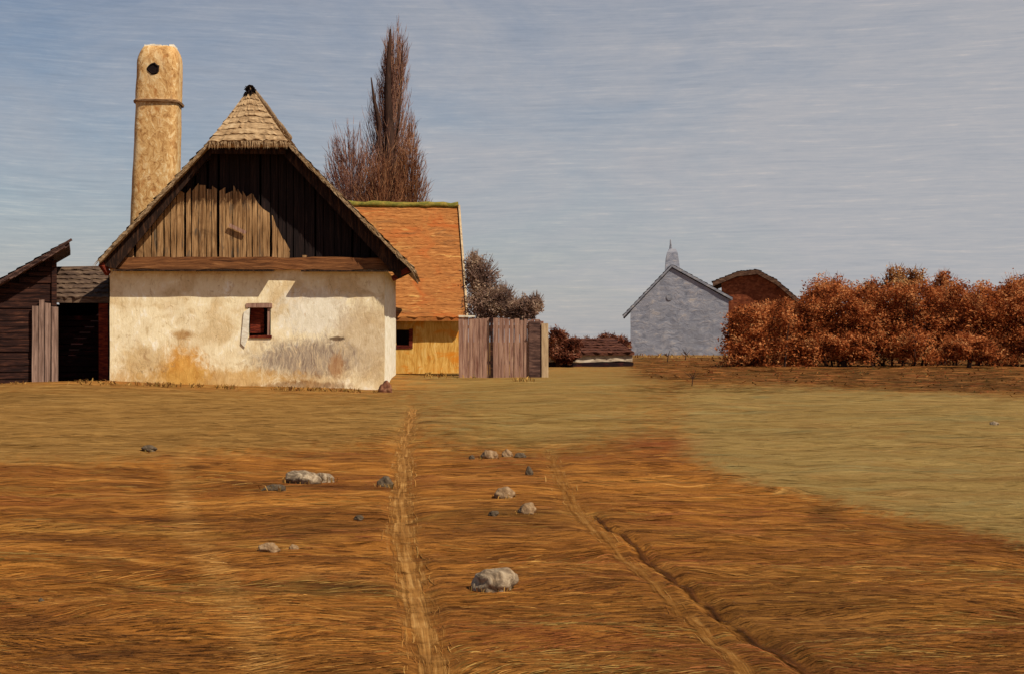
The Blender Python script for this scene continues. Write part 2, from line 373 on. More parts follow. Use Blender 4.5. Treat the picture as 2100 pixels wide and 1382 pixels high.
# window: deep-set opening, dark red shutter leaf half open, thin frame, white reveal band painted on the plaster edge
win = bpy.data.objects.new('window', None); COL.objects.link(win); win.parent = house
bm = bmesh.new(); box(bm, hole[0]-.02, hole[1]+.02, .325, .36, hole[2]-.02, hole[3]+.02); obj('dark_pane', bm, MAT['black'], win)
bm = bmesh.new()
a, b_ = hole[0]+.01, hole[0]+.31*(hole[1]-hole[0])/.5
for k in range(6):
    z0 = hole[2]+.09+k*(hole[3]-hole[2]-.13)/6
    box(bm, a+.02, hole[1]-.17, .17+.004*(k % 2), .2, z0, z0+(hole[3]-hole[2]-.13)/6-.008, .006)
obj('shutter', bm, MAT['rednook'], win)
bm = bmesh.new()
box(bm, hole[1]-.075, hole[1]-.02, .03, .09, hole[2]+.02, hole[3]-.11, .006)
box(bm, hole[0]-.03, hole[1]+.03, -.02, .09, hole[3]-.10, hole[3]-.003, .008)
obj('frame', bm, MAT['fence'], win)
bm = bmesh.new(); box(bm, hole[0]+.04, hole[1]+.02, -.03, .16, hole[2]-.02, hole[2]+.035, .01); obj('sill', bm, MAT['rednook'], win)
bm = bmesh.new()
pts = [H(512, 632, -.02), H(500, 640, -.02), H(494, 704, -.02), H(502, 712, -.02), H(509, 690, -.02)]
vs = [bm.verts.new((p.x, -.028, p.z)) for p in pts]; vb = [bm.verts.new((p.x, .02, p.z)) for p in pts]
bm.faces.new(vs); bm.faces.new(vb[::-1])
for i in range(5): bm.faces.new((vs[i], vb[i], vb[(i+1) % 5], vs[(i+1) % 5]))
bmesh.ops.recalc_face_normals(bm, faces=bm.faces)
obj('reveal', bm, MAT['limecap'], win)
# roof geometry
EL, KL, KR, ER = H(203, 533, -d0), H(434, 286, -d0), H(582, 284, -d0), H(845, 549, -d0)
RG = H(514, 187, 0.30)
def slope_pts(E, K, y0, y1): return Vector((E.x, y0, E.z)), Vector((K.x, y0, K.z)), Vector((E.x, y1, E.z)), Vector((K.x, y1, K.z))
RY0, RY1 = -d0, DEP+.3
roof = None
bm = bmesh.new()
th = 0.08
for E, K in ((EL, KL), (ER, KR)):
    e0, k0, e1, k1 = slope_pts(E, K, RY0, RY1)
    hexa(bm, e0, e1, k1, k0, (0, 0, -th))
    courses(bm, e0, e1, k1, k0, 16, 0.045, 50, .02, .04)
    r0, r1 = Vector((RG.x, RG.y, RG.z)), Vector((RG.x, RY1, RG.z))
    # upper strip of the slope, its front corner cut back to the ridge by the half hip
    hexa(bm, k0, k1, r1, r0, (0, 0, -th))
    courses(bm, k0, k1, r1, r0, 6, 0.045, 40, .02, .03)
# straw fringe along both verges
for E, K in ((EL, KL), (ER, KR)):
    for i in range(190):
        u = random.random(); p = Vector((E.x+(K.x-E.x)*u, RY0+.01, E.z+(K.z-E.z)*u - random.uniform(-.03, th)))
        d = Vector((K.x-E.x, 0, K.z-E.z)).normalized()*random.uniform(-.26, -.08)+Vector((random.uniform(-.02, .02), -random.uniform(.0, .05), -random.uniform(-.01, .05)))
        n = Vector((0, -1, .2)).cross(d).normalized()*random.uniform(.008, .02)
        v = [bm.verts.new(q) for q in (p-n, p+n, p+d)]; bm.faces.new(v)
    roof_side = None
obj('roof', bm, MAT['thatch'], house)
bm = bmesh.new()
HL, HR = H(428, 292, -.62), H(590, 291, -.62)
apx = RG+Vector((0, -.02, .03))
rows = 9
for r in range(rows):
    lo, hi, un = [], [], []
    for c in range(23):
        u = c/22
        bow = 0.05*math.sin(math.pi*u)
        f = lambda v, off: HL.lerp(HR, u).lerp(apx, v)+Vector((0, -off, off*.6-bow*(1-v)*.0+bow))
        rg = random.uniform(-.035, .035)
        lo.append(bm.verts.new(f(r/rows-.014, .026+random.uniform(-.008, .008))+Vector((0, 0, rg*.7))))
        hi.append(bm.verts.new(f(min(1, (r+1)/rows), .008)))
        un.append(bm.verts.new(lo[-1].co+Vector((0, .05, -.035))))
    for c in range(22):
        bm.faces.new((lo[c], lo[c+1], hi[c+1], hi[c])); bm.faces.new((un[c], un[c+1], lo[c+1], lo[c]))
hexa(bm, HL+Vector((0, .01, 0)), HR+Vector((0, .01, 0)), apx+Vector((.05, .01, 0)), apx+Vector((-.05, .01, 0)), (0, .10, -.11))
for i in range(260):
    u = random.random(); p = HL.lerp(HR, u)+Vector((0, random.uniform(-.04, .02), 0.02))
    d = Vector((random.uniform(-.03, .03), random.uniform(-.03, .02), -random.uniform(.05, .20))); n = Vector((random.uniform(.008, .02), 0, 0))
    bm.faces.new([bm.verts.new(q) for q in (p-n, p+n, p+d)])
obj('half_hip', bm, MAT['hipthatch'], house)
# dark ridge tuft
t = Tubes()
for i in range(70):
    a = random.uniform(0, 6.28); r = random.uniform(.04, .10)
    p = RG+Vector((math.cos(a)*.06, math.sin(a)*.06-.06, -.05)); q = p+Vector((math.cos(a)*r, math.sin(a)*r-.05, random.uniform(-.14, .15)))
    t.add([p, p.lerp(q, .5)+Vector((0, 0, .04)), q], [.025, .02, .004])
t.build('ridge_tuft', MAT['black'], house)
# ridge roll along the top
t = Tubes(); t.add([RG+Vector((random.uniform(-.01, .01), i*.55-.02, random.uniform(-.0, .03))) for i in range(15)], [.11]*15, 8); t.build('ridge_roll', MAT['thatch'], house)
# barge boards tucked under the verges
for E, K, s in ((EL, KL, -1), (ER, KR, 1)):
    bm = bmesh.new()
    a = Vector((E.x, 0, E.z-th-.015)); k = Vector((K.x, 0, K.z-th-.015))
    hh = 0.28 if s > 0 else 0.15
    up = Vector((0, 0, -hh))
    A, B = a+Vector((0, -.26, 0)), k+Vector((0, -.26, 0))
    A2, B2 = A+Vector((s*-.10, 0, -.05)), B+up
    hexa(bm, A, B, B2, A2+Vector((-s*.2, 0, -hh*.35)), (0, .05, 0))
    for j in range(9):                                                  # purlin ends under the overhang
        q = a.lerp(k, (j+.5)/9); box(bm, q.x-.05, q.x+.05, -.205, .0, q.z-.16, q.z-.05)
    bmesh.ops.recalc_face_normals(bm, faces=bm.faces)
    obj('barge_board', bm, MAT['darkwood'], house)
bm = bmesh.new(); box(bm, KL.x-.02, KR.x+.02, -.36, -.28, KL.z-.30, KL.z-.15); obj('hip_rafter', bm, MAT['darkwood'], house)
# gable: dark backing and vertical planks, shaped and coloured to imitate the eave shadow
def roof_z(x):
    E, K = (EL, KL) if x < RG.x else (ER, KR)
    z = E.z+(K.z-E.z)*(x-E.x)/(K.x-E.x)
    return min(z, KL.z+(RG.z-KL.z)*0.55)-th-.02
beam_z0, beam_z1 = H(513, 553, -.1).z, H(513, 528, -.1).z
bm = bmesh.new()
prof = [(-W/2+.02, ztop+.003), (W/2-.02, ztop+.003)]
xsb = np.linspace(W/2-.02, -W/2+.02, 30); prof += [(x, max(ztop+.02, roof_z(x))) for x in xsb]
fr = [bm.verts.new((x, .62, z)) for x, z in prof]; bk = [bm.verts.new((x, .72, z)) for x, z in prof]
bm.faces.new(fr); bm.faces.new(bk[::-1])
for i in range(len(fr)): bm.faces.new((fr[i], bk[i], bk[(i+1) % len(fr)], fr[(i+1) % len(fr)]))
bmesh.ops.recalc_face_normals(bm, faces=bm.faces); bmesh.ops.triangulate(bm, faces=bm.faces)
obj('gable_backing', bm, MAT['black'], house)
top_px = [(200, 300), (340, 300), (352, 380), (382, 392), (398, 386), (430, 378), (455, 392), (480, 384), (505, 398), (525, 412), (545, 436), (560, 446), (575, 478), (590, 500), (606, 526), (640, 534), (700, 530), (790, 536)]  # plank tops cut to the ragged edge of the gable shadow
top_x = [H(a_, 500, 0).x for a_, b_ in top_px]; top_z = [H(500, b_, 0).z for a_, b_ in top_px]
def plank_row(bm, y0, wr, gaps, zfun, zb, jit):
    x = -W/2+.05
    while x < W/2-.05:
        w = random.uniform(*wr); gap = random.choice(gaps)
        n = 5; xa, xb = x, min(x+w, W/2-.055)
        za_, zb_ = min(roof_z(xa), zfun(xa)+random.uniform(-jit, jit)), min(roof_z(xb), zfun(xb)+random.uniform(-jit, jit))
        if min(za_, zb_) > zb+.03:
            y = y0+random.uniform(-.012, .018); v = []; b0 = zb
            for yy in (y, y+.03):
                l_ = [bm.verts.new((xa+random.uniform(-.008, .008), yy, b0+(za_-b0)*i/n)) for i in range(n+1)]
                r_ = [bm.verts.new((xb+random.uniform(-.008, .008), yy, b0+(zb_-b0)*i/n)) for i in range(n+1)]
                v.append((l_, r_))
                for i in range(n): bm.faces.new((l_[i], r_[i], r_[i+1], l_[i+1]))
            for i in range(n):
                for c in (0, 1): bm.faces.new((v[0][c][i], v[0][c][i+1], v[1][c][i+1], v[1][c][i]))
        x += w+gap
    bmesh.ops.recalc_face_normals(bm, faces=bm.faces)
bm = bmesh.new(); plank_row(bm, 0, (.07, .16), (.008, .012, .02, .03, .055), lambda x: float(np.interp(x, top_x, top_z)), beam_z1-.02, .10)
obj('gable_boarding', bm, MAT['planks'], house)
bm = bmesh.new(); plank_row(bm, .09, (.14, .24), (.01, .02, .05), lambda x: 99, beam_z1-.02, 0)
obj('shade_boarding', bm, MAT['gable_shade'], house, label='boards coloured black as the gable shadow, behind the cut-down outer planks')
bm = bmesh.new(); beam(bm, H(470, 462, -.06), H(504, 478, -.06), .03, .075); obj('loose_board', bm, MAT['fence'], house)
# beam and the two ledge boards with a gap between them
bm = bmesh.new(); n = 26; x0, x1 = H(212, 540, -.12).x, H(835, 545, -.12).x
prev = None
for i in range(n+1):
    x = x0+(x1-x0)*i/n; a = random.uniform(-.012, .012); b_ = random.uniform(-.014, .014)
    ring = [bm.verts.new(q) for q in ((x, -.13, beam_z0+a), (x, -.13, beam_z1+b_), (x, .05, beam_z1+b_), (x, .05, beam_z0+a))]
    if prev:
        for k in range(4): bm.faces.new((prev[k], ring[k], ring[(k+1) % 4], prev[(k+1) % 4]))
    else: bm.faces.new(ring[::-1])
    prev = ring
bm.faces.new(prev); bmesh.ops.recalc_face_normals(bm, faces=bm.faces)
obj('gable_beam', bm, MAT['beamwood'], house)
for pa, pb in ((232, 560), (618, 812)):
    bm = bmesh.new(); xa, xb = H(pa, 553, -.25).x, H(pb, 553, -.25).x
    m_ = 12; prev = None
    for i in range(m_+1):
        x = xa+(xb-xa)*i/m_; j = random.uniform(-.006, .006)
        ring = [bm.verts.new(q) for q in ((x, -.30+j, beam_z0-.055+j*.5), (x, -.30+j, beam_z0-.022+j*.5), (x, -.02, beam_z0-.004), (x, -.02, beam_z0-.034))]
        if prev:
            for k in range(4): bm.faces.new((prev[k], ring[k], ring[(k+1) % 4], prev[(k+1) % 4]))
        else: bm.faces.new(ring[::-1])
        prev = ring
    bm.faces.new(prev); bmesh.ops.recalc_face_normals(bm, faces=bm.faces)
    obj('ledge_board', bm, MAT['darkwood'], house)
bm = bmesh.new(); beam(bm, H(806, 572, -.1), H(838, 553, -.3), .09, .11); obj('eave_bracket', bm, MAT['rednook'], house)
bm = bmesh.new(); beam(bm, H(222, 562, -.1), H(207, 541, -.3), .09, .11); obj('eave_bracket', bm, MAT['rednook'], house)
# chimney rising from the hidden roof slope
CYL = 2.6
c0, c1 = H(262, 455, CYL), H(357, 455, CYL); t0, t1 = H(274, 200, CYL), H(361, 200, CYL); ctop = H(318, 92, CYL).z; cband = H(318, 205, CYL).z
def ring_at(z, grow=0.0):
    f = (z-c0.z)/(t0.z-c0.z); xa = c0.x+(t0.x-c0.x)*f; xb = c1.x+(t1.x-c1.x)*f
    return (xa+xb)/2, (xb-xa)/2+grow
bm = bmesh.new(); prev = None
levels = list(np.linspace(1.9, ctop-.42, 34))+[ctop-.34, ctop-.26, ctop-.18, ctop-.11, ctop-.05, ctop]
for li, z in enumerate(levels):
    cxm, hw = ring_at(min(z, ctop)); k = max(0, (z-(ctop-.42))/.42); hw *= math.sqrt(max(0.02, 1-0.42*k*k)) if k < 1 else .70
    if abs(z-cband) < 3: hw += 0.0 if z < cband else 0.012
    rg = []; NS = 28
    for s in range(NS):
        a = 2*math.pi*s/NS; ca, sa = math.cos(a), math.sin(a)
        e = 0.42; ux, uy = math.copysign(abs(ca)**e, ca), math.copysign(abs(sa)**e, sa)
        n = mnoise.noise(Vector((ux*2, uy*2+7, z*2.2)))*.016
        rg.append(bm.verts.new((cxm+ux*(hw+n), CYL+.5+uy*(hw*.95+n), z+(n*.6 if li == len(levels)-1 else 0))))
    if prev:
        for s in range(NS): bm.faces.new((prev[s], prev[(s+1) % NS], rg[(s+1) % NS], rg[s]))
    prev = rg
bm.faces.new(prev)
chim = obj('chimney', bm, MAT['chimney'], house, smooth=True)
cxm, hw = ring_at(cband)
bm = bmesh.new()
for s_ in range(1):
    prev = None; NS = 28
    for zz, gr in ((cband-.05, .0), (cband-.045, .035), (cband+.0, .045), (cband+.03, .0)):
        rg = []
        for s in range(NS):
            a = 2*math.pi*s/NS; ca, sa = math.cos(a), math.sin(a); e = .42
            ux, uy = math.copysign(abs(ca)**e, ca), math.copysign(abs(sa)**e, sa); n = random.uniform(-.006, .006)
            rg.append(bm.verts.new((cxm+ux*(hw+gr+n+.012), CYL+.5+uy*(hw*.95+gr+n+.012), zz+n)))
        if prev:
            for s in range(NS): bm.faces.new((prev[s], prev[(s+1) % NS], rg[(s+1) % NS], rg[s]))
        prev = rg
obj('chimney_band', bm, MAT['chimney_band'], chim)
hc = H(314, 141, CYL)
bm = bmesh.new(); NS = 14; o_ = []; i_ = []; b2 = []
yf = CYL+.5-ring_at(hc.z)[1]*.95-.012
for s in range(NS):
    a = 2*math.pi*s/NS; r = .115+random.uniform(-.014, .014)
    o_.append(bm.verts.new((hc.x+math.cos(a)*r*1.3, yf-.004, hc.z+math.sin(a)*r*1.25)))
    i_.append(bm.verts.new((hc.x+math.cos(a)*r, yf-.028, hc.z+math.sin(a)*r)))
    b2.append(bm.verts.new((hc.x+math.cos(a)*r*.9, yf-.006, hc.z+math.sin(a)*r*.9)))
for s in range(NS):
    k = (s+1) % NS; bm.faces.new((o_[s], o_[k], i_[k], i_[s])); bm.faces.new((i_[s], i_[k], b2[k], b2[s]))
bm.faces.new(b2); bmesh.ops.recalc_face_normals(bm, faces=bm.faces)
obj('smoke_hole', bm, MAT['black'], chim)
bm = bmesh.new(); cxm, hw = ring_at(ctop)
for i in range(9):
    x = cxm-.30+.075*i; box(bm, x-.05, x+.06, CYL+.25+random.uniform(-.05, .05), CYL+.7, ctop-.03, ctop+random.uniform(.02, .06), .012)
obj('lime_cap', bm, MAT['limecap'], chim)

# ------------------------------------------------------------------ dark sheds beside the cottage
MS = Matrix.Translation(Vector((at(60, 700, 30.3).x, 30.3, 0))) @ Matrix.Rotation(math.radians(17.5), 4, 'Z')
HS = lambda px, py, y: inplane(MS, px, py, y)
shed = thing('lean_to_shed', 'dark maroon board shed with steep single-pitch roof and grey plank door', 'shed', MS)
ra, rb = HS(-70, 625, -.35), HS(142, 505, -.35)
bm = bmesh.new()
A, B = Vector((ra.x, -.35, ra.z)), Vector((rb.x, -.35, rb.z)); C, D = Vector((rb.x, 3.4, rb.z)), Vector((ra.x, 3.4, ra.z))
hexa(bm, A, B, C, D, (0, 0, .12)); courses(bm, A+Vector((0, 0, .125)), D+Vector((0, 0, .125)), C+Vector((0, 0, .125)), B+Vector((0, 0, .125)), 12, .03, 20)
for i in range(9): beam(bm, A.lerp(B, random.uniform(0, .8))+Vector((0, -.03, random.uniform(0, .1))), A.lerp(B, random.uniform(.82, 1.03))+Vector((0, -.03, random.uniform(.02, .13))), .03, .03)
obj('roof', bm, MAT['shedroof'], shed)
xw0, xw1 = HS(-60, 700, 0).x, HS(110, 700, 0).x
bm = bmesh.new(); z = -.4
rz = lambda x: ra.z+(rb.z-ra.z)*(x-ra.x)/(rb.x-ra.x)-.01
while z < rz(xw1):
    h = random.uniform(.10, .17); xl = xw0
    while xl < xw1-.2 and rz(xl) < z+h: xl += .05
    box(bm, xl, xw1, random.uniform(-.02, .015), .06, z, z+h-.014, .006); z += h
hexa(bm, Vector((xw0, .075, -.4)), Vector((xw1, .075, -.4)), Vector((xw1, .075, rz(xw1)-.01)), Vector((xw0, .075, rz(xw0)-.01)), (0, .03, 0))
obj('wall', bm, MAT['shedwood'], shed)
bm = bmesh.new()
for (y0, y1, x0, x1) in ((.11, 3.2, xw1-.08, xw1-.003), (3.12, 3.2, xw0, xw1-.09), (.11, 3.2, xw0, xw0+.07)):
    zt = min(rz(x0), rz(x1)); box(bm, x0, x1, y0, y1, -.4, zt)
obj('side_wall', bm, MAT['shedwood'], shed)
dr = bpy.data.objects.new('door', None); COL.objects.link(dr); dr.parent = shed
for (pa, pb, pt) in ((66, 79, 628), (80, 91, 616), (93, 104, 622), (105, 119, 630)):
    a, b_ = HS(pa, 780, -.1), HS(pb, pt, -.1)
    bm = bmesh.new(); box(bm, a.x, b_.x-.006, -.11+random.uniform(-.02, .01), -.06, .02, b_.z, .012); obj('plank', bm, MAT['greydoor'], dr)
bm = bmesh.new(); a, b_ = HS(106, 780, -.02), HS(116, 535, -.02); box(bm, a.x, b_.x, -.05, .05, -.4, b_.z, .01); obj('corner_post', bm, MAT['shedwood'], shed)

MB = Matrix.Translation(Vector((at(168, 700, 30.75).x, 30.75, 0))) @ Matrix.Rotation(math.radians(10), 4, 'Z')
HB = lambda px, py, y: inplane(MB, px, py, y)
cart = thing('open_shed', 'low open-fronted shed with mossy grey-brown roof and pitch dark bay, built against the cottage', 'shed', MB)
e0, e1, k0, k1 = HB(109, 612, -.2), HB(223, 612, -.2), HB(106, 548, 1.6), HB(222, 546, 1.6)
bm = bmesh.new(); hexa(bm, e0, e1, k1, k0, (0, 0, -.10)); courses(bm, e0, e1, k1, k0, 7, .04, 18, .03, .05)
hexa(bm, k0, k1, k1+Vector((0, 1.4, -.9)), k0+Vector((0, 1.4, -.9)), (0, 0, -.1))
obj('roof', bm, MAT['greymoss'], cart)
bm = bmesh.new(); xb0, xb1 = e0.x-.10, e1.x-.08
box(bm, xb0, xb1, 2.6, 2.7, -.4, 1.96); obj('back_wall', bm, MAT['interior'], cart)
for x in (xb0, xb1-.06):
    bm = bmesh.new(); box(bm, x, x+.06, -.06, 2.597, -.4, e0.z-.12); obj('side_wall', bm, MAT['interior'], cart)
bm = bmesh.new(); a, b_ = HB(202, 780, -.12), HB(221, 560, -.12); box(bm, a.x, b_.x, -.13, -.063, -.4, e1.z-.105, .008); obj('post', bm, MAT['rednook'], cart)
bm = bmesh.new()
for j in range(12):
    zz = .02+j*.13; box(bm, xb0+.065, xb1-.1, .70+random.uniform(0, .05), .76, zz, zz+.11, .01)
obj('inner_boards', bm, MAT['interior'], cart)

# ------------------------------------------------------------------ yellow outbuilding with orange roof
R6 = math.radians(5.5); YB = 39.4
MY = Matrix.Translation(Vector((at(850, 700, YB).x, YB, 0))) @ Matrix.Rotation(R6, 4, 'Z')
HYF = lambda px, py, y: inplane(MY, px, py, y)
yel = thing('low_farm_building', 'yellow ochre outbuilding with steep orange roof behind the cottage', 'farm building', MY)
x1 = HYF(946, 700, 0).x; x0 = x1-5.4; ez = HYF(850, 650, -.3).z
wa, wb = HYF(813, 676, 0), HYF(843, 710, 0); yh = (wa.x, wb.x, wb.z, wa.z)
obj('wall', wallgrid(grid_lines(x0, x1, .2, yh[:2]), grid_lines(-.5, ez+.15, .2, yh[2:]), [yh], .3, seed=9), MAT['yellowwall'], yel)
for x in (x0, x1-.3):
    bm = bmesh.new()
    pr = [(.303, -.5), (6.2, -.5), (6.2, ez+.1), (3.2, ez+3.1), (.303, ez+.25)]
    a = [bm.verts.new((x, p, q)) for p, q in pr]; c = [bm.verts.new((x+.297, p, q)) for p, q in pr]
    bm.faces.new(a); bm.faces.new(c[::-1])
    for i in range(5): bm.faces.new((a[i], c[i], c[(i+1) % 5], a[(i+1) % 5]))
    bmesh.ops.recalc_face_normals(bm, faces=bm.faces); obj('gable_wall', bm, MAT['yellowwall'], yel)
bm = bmesh.new(); box(bm, x0+.303, x1-.303, 6.0, 6.197, -.5, ez+.1); obj('back_wall', bm, MAT['yellowwall'], yel)
yw = bpy.data.objects.new('window', None); COL.objects.link(yw); yw.parent = yel
bm = bmesh.new(); box(bm, yh[0]-.02, yh[1]+.02, .303, .33, yh[2]-.02, yh[3]+.02); obj('dark_pane', bm, MAT['black'], yw)
bm = bmesh.new(); box(bm, yh[1]-.06, yh[1]+.05, -.025, .1, yh[2]-.05, yh[3]+.02, .01); box(bm, yh[0]-.04, yh[1]-.063, -.022, .1, yh[2]-.06, yh[2]+.03, .01); obj('frame', bm, MAT['rednook'], yw)
q0 = HYF(957, 650, -.35); q1 = HYF(940, 424, 3.1)
rt = Vector((q1.x, 3.1, q1.z)); rb_ = Vector((q0.x, -.35, q0.z)); L0 = Vector((x0-.3, -.35, q0.z)); LT = Vector((x0-.3, 3.1, q1.z))
bm = bmesh.new(); hexa(bm, L0, rb_, rt, LT, (0, 0, -.12)); courses(bm, L0, rb_, rt, LT, 30, .013, 60, .016, .03)
hexa(bm, LT+Vector((0, .01, 0)), rt+Vector((0, .01, 0)), Vector((rb_.x, 6.6, q0.z)), Vector((L0.x, 6.6, q0.z)), (0, 0, -.12))
ro = obj('roof', bm, MAT['tiles'], yel)
mm = streak('mossy_ridge', [(0.3, (70, 74, 30)), (0.5, (116, 108, 44)), (0.7, (164, 132, 62))], (5, 8, 8))
t = Tubes(); t.add([LT.lerp(rt, i/24)+Vector((0, -.03, random.uniform(-.01, .03)+.02)) for i in range(25)], [random.uniform(.07, .12) for i in range(25)], 7); t.build('ridge_cap', mm, ro)
bm = bmesh.new(); beam(bm, rb_+Vector((.02, -.03, -.03)), rt+Vector((.02, -.03, .0)), .06, .12); obj('verge_strip', bm, MAT['palepost'], ro)
bm = bmesh.new(); box(bm, x0, x1+.02, -.15, -.02, ez-.06, ez+.03, .01); obj('eave_beam', bm, MAT['shedwood'], yel)

# ------------------------------------------------------------------ board fence
fa = onground(941, 774); fb = Vector((at(1118, 700, fa.y).x, fa.y+.02, fa.z))
ang = math.atan2(fb.y-fa.y, fb.x-fa.x)
MF = Matrix.Translation(fa) @ Matrix.Rotation(ang, 4, 'Z'); FL = (fb-fa).length
fen = thing('board_fence', 'mauve-brown upright board fence beside the yellow outbuilding', 'fence', MF)
HF = lambda px, py, y: inplane(MF, px, py, y)
za, zb = HF(955, 651, 0).z, HF(1108, 657, 0).z
for (xa, xb_) in ((0, FL*.36), (FL*.40, FL*.985)):
    bm = bmesh.new(); x = xa
    while x < xb_-.03:
        w = min(random.uniform(.09, .16), xb_-x); zt = za+(zb-za)*x/FL+random.uniform(-.03, .02)
        box(bm, x, x+w-.010, random.uniform(-.015, .01), .025, -.25, zt, .007); x += w
    obj('board_panel', bm, MAT['fence'], fen)
bm = bmesh.new(); box(bm, FL*.362, FL*.398, -.05, .05, -.3, za, .008); obj('post', bm, MAT['shedwood'], fen)
bm = bmesh.new(); xx = HF(1111, 700, 0).x
box(bm, xx, xx+.17, -.09, .06, -.3, HF(1115, 664, 0).z, .01); obj('post', bm, MAT['palepost'], fen, label='pale square end post')
bm = bmesh.new(); a, b_ = HF(1085, 670, -.03), HF(1108, 656, -.03)
box(bm, a.x, b_.x, -.06, -.02, -.25, b_.z-.05, .01); beam(bm, Vector((a.x-.03, -.05, a.z-.28)), Vector((b_.x, -.05, b_.z-.02)), .03, .05); obj('batten', bm, MAT['shedroof'], fen)
bm = bmesh.new(); box(bm, 0, .42, -.04, .06, za+.012, za+.05, .01); obj('cap_board', bm, MAT['limecap'], fen)
for zz in (.35, za-.3):
    bm = bmesh.new(); box(bm, .02, FL*.98, .028, .08, zz, zz+.09); obj('rail', bm, MAT['fence'], fen)

# ------------------------------------------------------------------ low white wall
la = onground(1127, 752); lb = onground(1296, 751)
ang = math.atan2(lb.y-la.y, lb.x-la.x); ML = Matrix.Translation(la) @ Matrix.Rotation(ang, 4, 'Z'); LL = (lb-la).length
low = thing('low_shed', 'long very low shed with dark red-brown roof and thin cream wall strip', 'shed', ML)
hz = inplane(ML, 1200, 727, 0).z; hz1 = inplane(ML, 1200, 742, 0).z; rz_ = inplane(ML, 1200, 694, 1.4).z
bm = wallgrid(grid_lines(0, LL, .12), grid_lines(hz1, hz+.05, .1), [], .3, jit=.05, seed=4); obj('wall', bm, MAT['whitewall'], low)
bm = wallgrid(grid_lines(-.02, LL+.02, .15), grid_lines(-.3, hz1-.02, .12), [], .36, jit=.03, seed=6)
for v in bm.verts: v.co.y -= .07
obj('base_shade', bm, MAT['interior'], low)  # dark strip standing in for the shadow along the wall base
bm = bmesh.new(); A_, B_, C_, D_ = (-.05, -.10, hz+.06), (LL+.05, -.10, hz+.06), (LL+.05, 1.4, rz_), (-.05, 1.4, rz_)
hexa(bm, A_, B_, C_, D_, (0, 0, -.08)); courses(bm, A_, B_, C_, D_, 6, .04, 30, .05, .06); hexa(bm, D_, C_, (LL+.05, 2.9, hz), (-.05, 2.9, hz), (0, 0, -.08))
obj('roof', bm, MAT['lowroof'], low)
for x in (0, LL-.3):
    bm = bmesh.new(); pr = [(.303, -.4), (2.75, -.4), (2.75, hz-.1), (1.4, rz_-.1), (.303, hz+.06)]
    a = [bm.verts.new((x, p, q)) for p, q in pr]; c = [bm.verts.new((x+.3, p, q)) for p, q in pr]
    bm.faces.new(a); bm.faces.new(c[::-1]); [bm.faces.new((a[i], c[i], c[(i+1) % 5], a[(i+1) % 5])) for i in range(5)]
    bmesh.ops.recalc_face_normals(bm, faces=bm.faces); obj('side_wall', bm, MAT['whitewall'], low)

# ------------------------------------------------------------------ grey house
gA = onground(1293, 728); YG = gA.y; print('grey house depth', YG)
MG = Matrix.Translation(Vector((at(1394, 700, YG).x, YG, 0))) @ Matrix.Rotation(math.radians(-5.2), 4, 'Z')
HG = lambda px, py, y: inplane(MG, px, py, y)
gre = thing('grey_house', 'pale blue-grey gabled house with slim chimney at its apex, far across the field', 'house', MG)
gx0, gx1 = HG(1293, 700, 0).x, HG(1494, 700, 0).x
apg = HG(1378, 548, 0); gl, gr = HG(1278, 652, 0), HG(1502, 616, 0)
topz = lambda x: min(apg.z+(gl.z-apg.z)*(apg.x-x)/(apg.x-gl.x) if x < apg.x else 1e9, apg.z+(gr.z-apg.z)*(x-apg.x)/(gr.x-apg.x) if x >= apg.x else 1e9)-.08
zb0 = float(gz(gx0, YG))-1.5
obj('wall', wallgrid(grid_lines(gx0, gx1, .3, (apg.x,)), grid_lines(zb0, apg.z, .3), [], .3, top=topz, jit=.02), MAT['greyhouse'], gre)
for x, E in ((gx0, gl), (gx1-.3, gr)):
    bm = bmesh.new(); box(bm, x, x+.3, .303, 7, zb0, topz(x+.15)-.1); obj('side_wall', bm, MAT['greyhouse'], gre)
for E in (gl, gr):
    bm = bmesh.new(); a = Vector((E.x, -.12, E.z)); b_ = Vector((apg.x, -.12, apg.z))
    hexa(bm, a, b_, b_+Vector((0, 7.8, 0)), a+Vector((0, 7.8, 0)), (0, 0, .16))
    u = Vector((0, 0, .165)); courses(bm, a+u, a+u+Vector((0, 7.8, 0)), b_+u+Vector((0, 7.8, 0)), b_+u, 12, .05, 20)
    obj('roof', bm, MAT['greyroof'], gre)
ca, cb = HG(1366, 560, .3), HG(1392, 512, .3)
bm = bmesh.new(); prev = None
for zz, k in ((ca.z-.8, 1.3), (ca.z+.1, 1.2), (cb.z-.6, 1.0), (cb.z-.2, .85), (cb.z+.05, .5)):
    xm, hw = (ca.x+cb.x)/2, (cb.x-ca.x)/2*k
    rg = [bm.verts.new((xm+sx*hw+random.uniform(-.02, .02), .6+sy*hw, zz)) for sx, sy in ((-1, -1), (1, -1), (1, 1), (-1, 1))]
    if prev:
        for s in range(4): bm.faces.new((prev[s], prev[(s+1) % 4], rg[(s+1) % 4], rg[s]))
    prev = rg
bm.faces.new(prev); gch = obj('chimney', bm, MAT['greyhouse'], gre)
t = Tubes(); pm = Vector(((ca.x+cb.x)/2-.1, .6, cb.z-.05)); t.add([pm, pm+Vector((.0, 0, .35)), pm+Vector((-.02, 0, .7))], [.12, .07, .03], 5); t.build('flue', MAT['greyroof'], gch)
bm = bmesh.new(); a = HG(1373, 610, -.03); NS = 10
vs = [bm.verts.new((a.x+math.cos(s*2*math.pi/NS)*.2, -.04, a.z+math.sin(s*2*math.pi/NS)*.2)) for s in range(NS)]; vb = [bm.verts.new((v.co.x*1, .02, v.co.z)) for v in vs]
bm.faces.new(vs); [bm.faces.new((vs[s], vb[s], vb[(s+1) % NS], vs[(s+1) % NS])) for s in range(NS)]
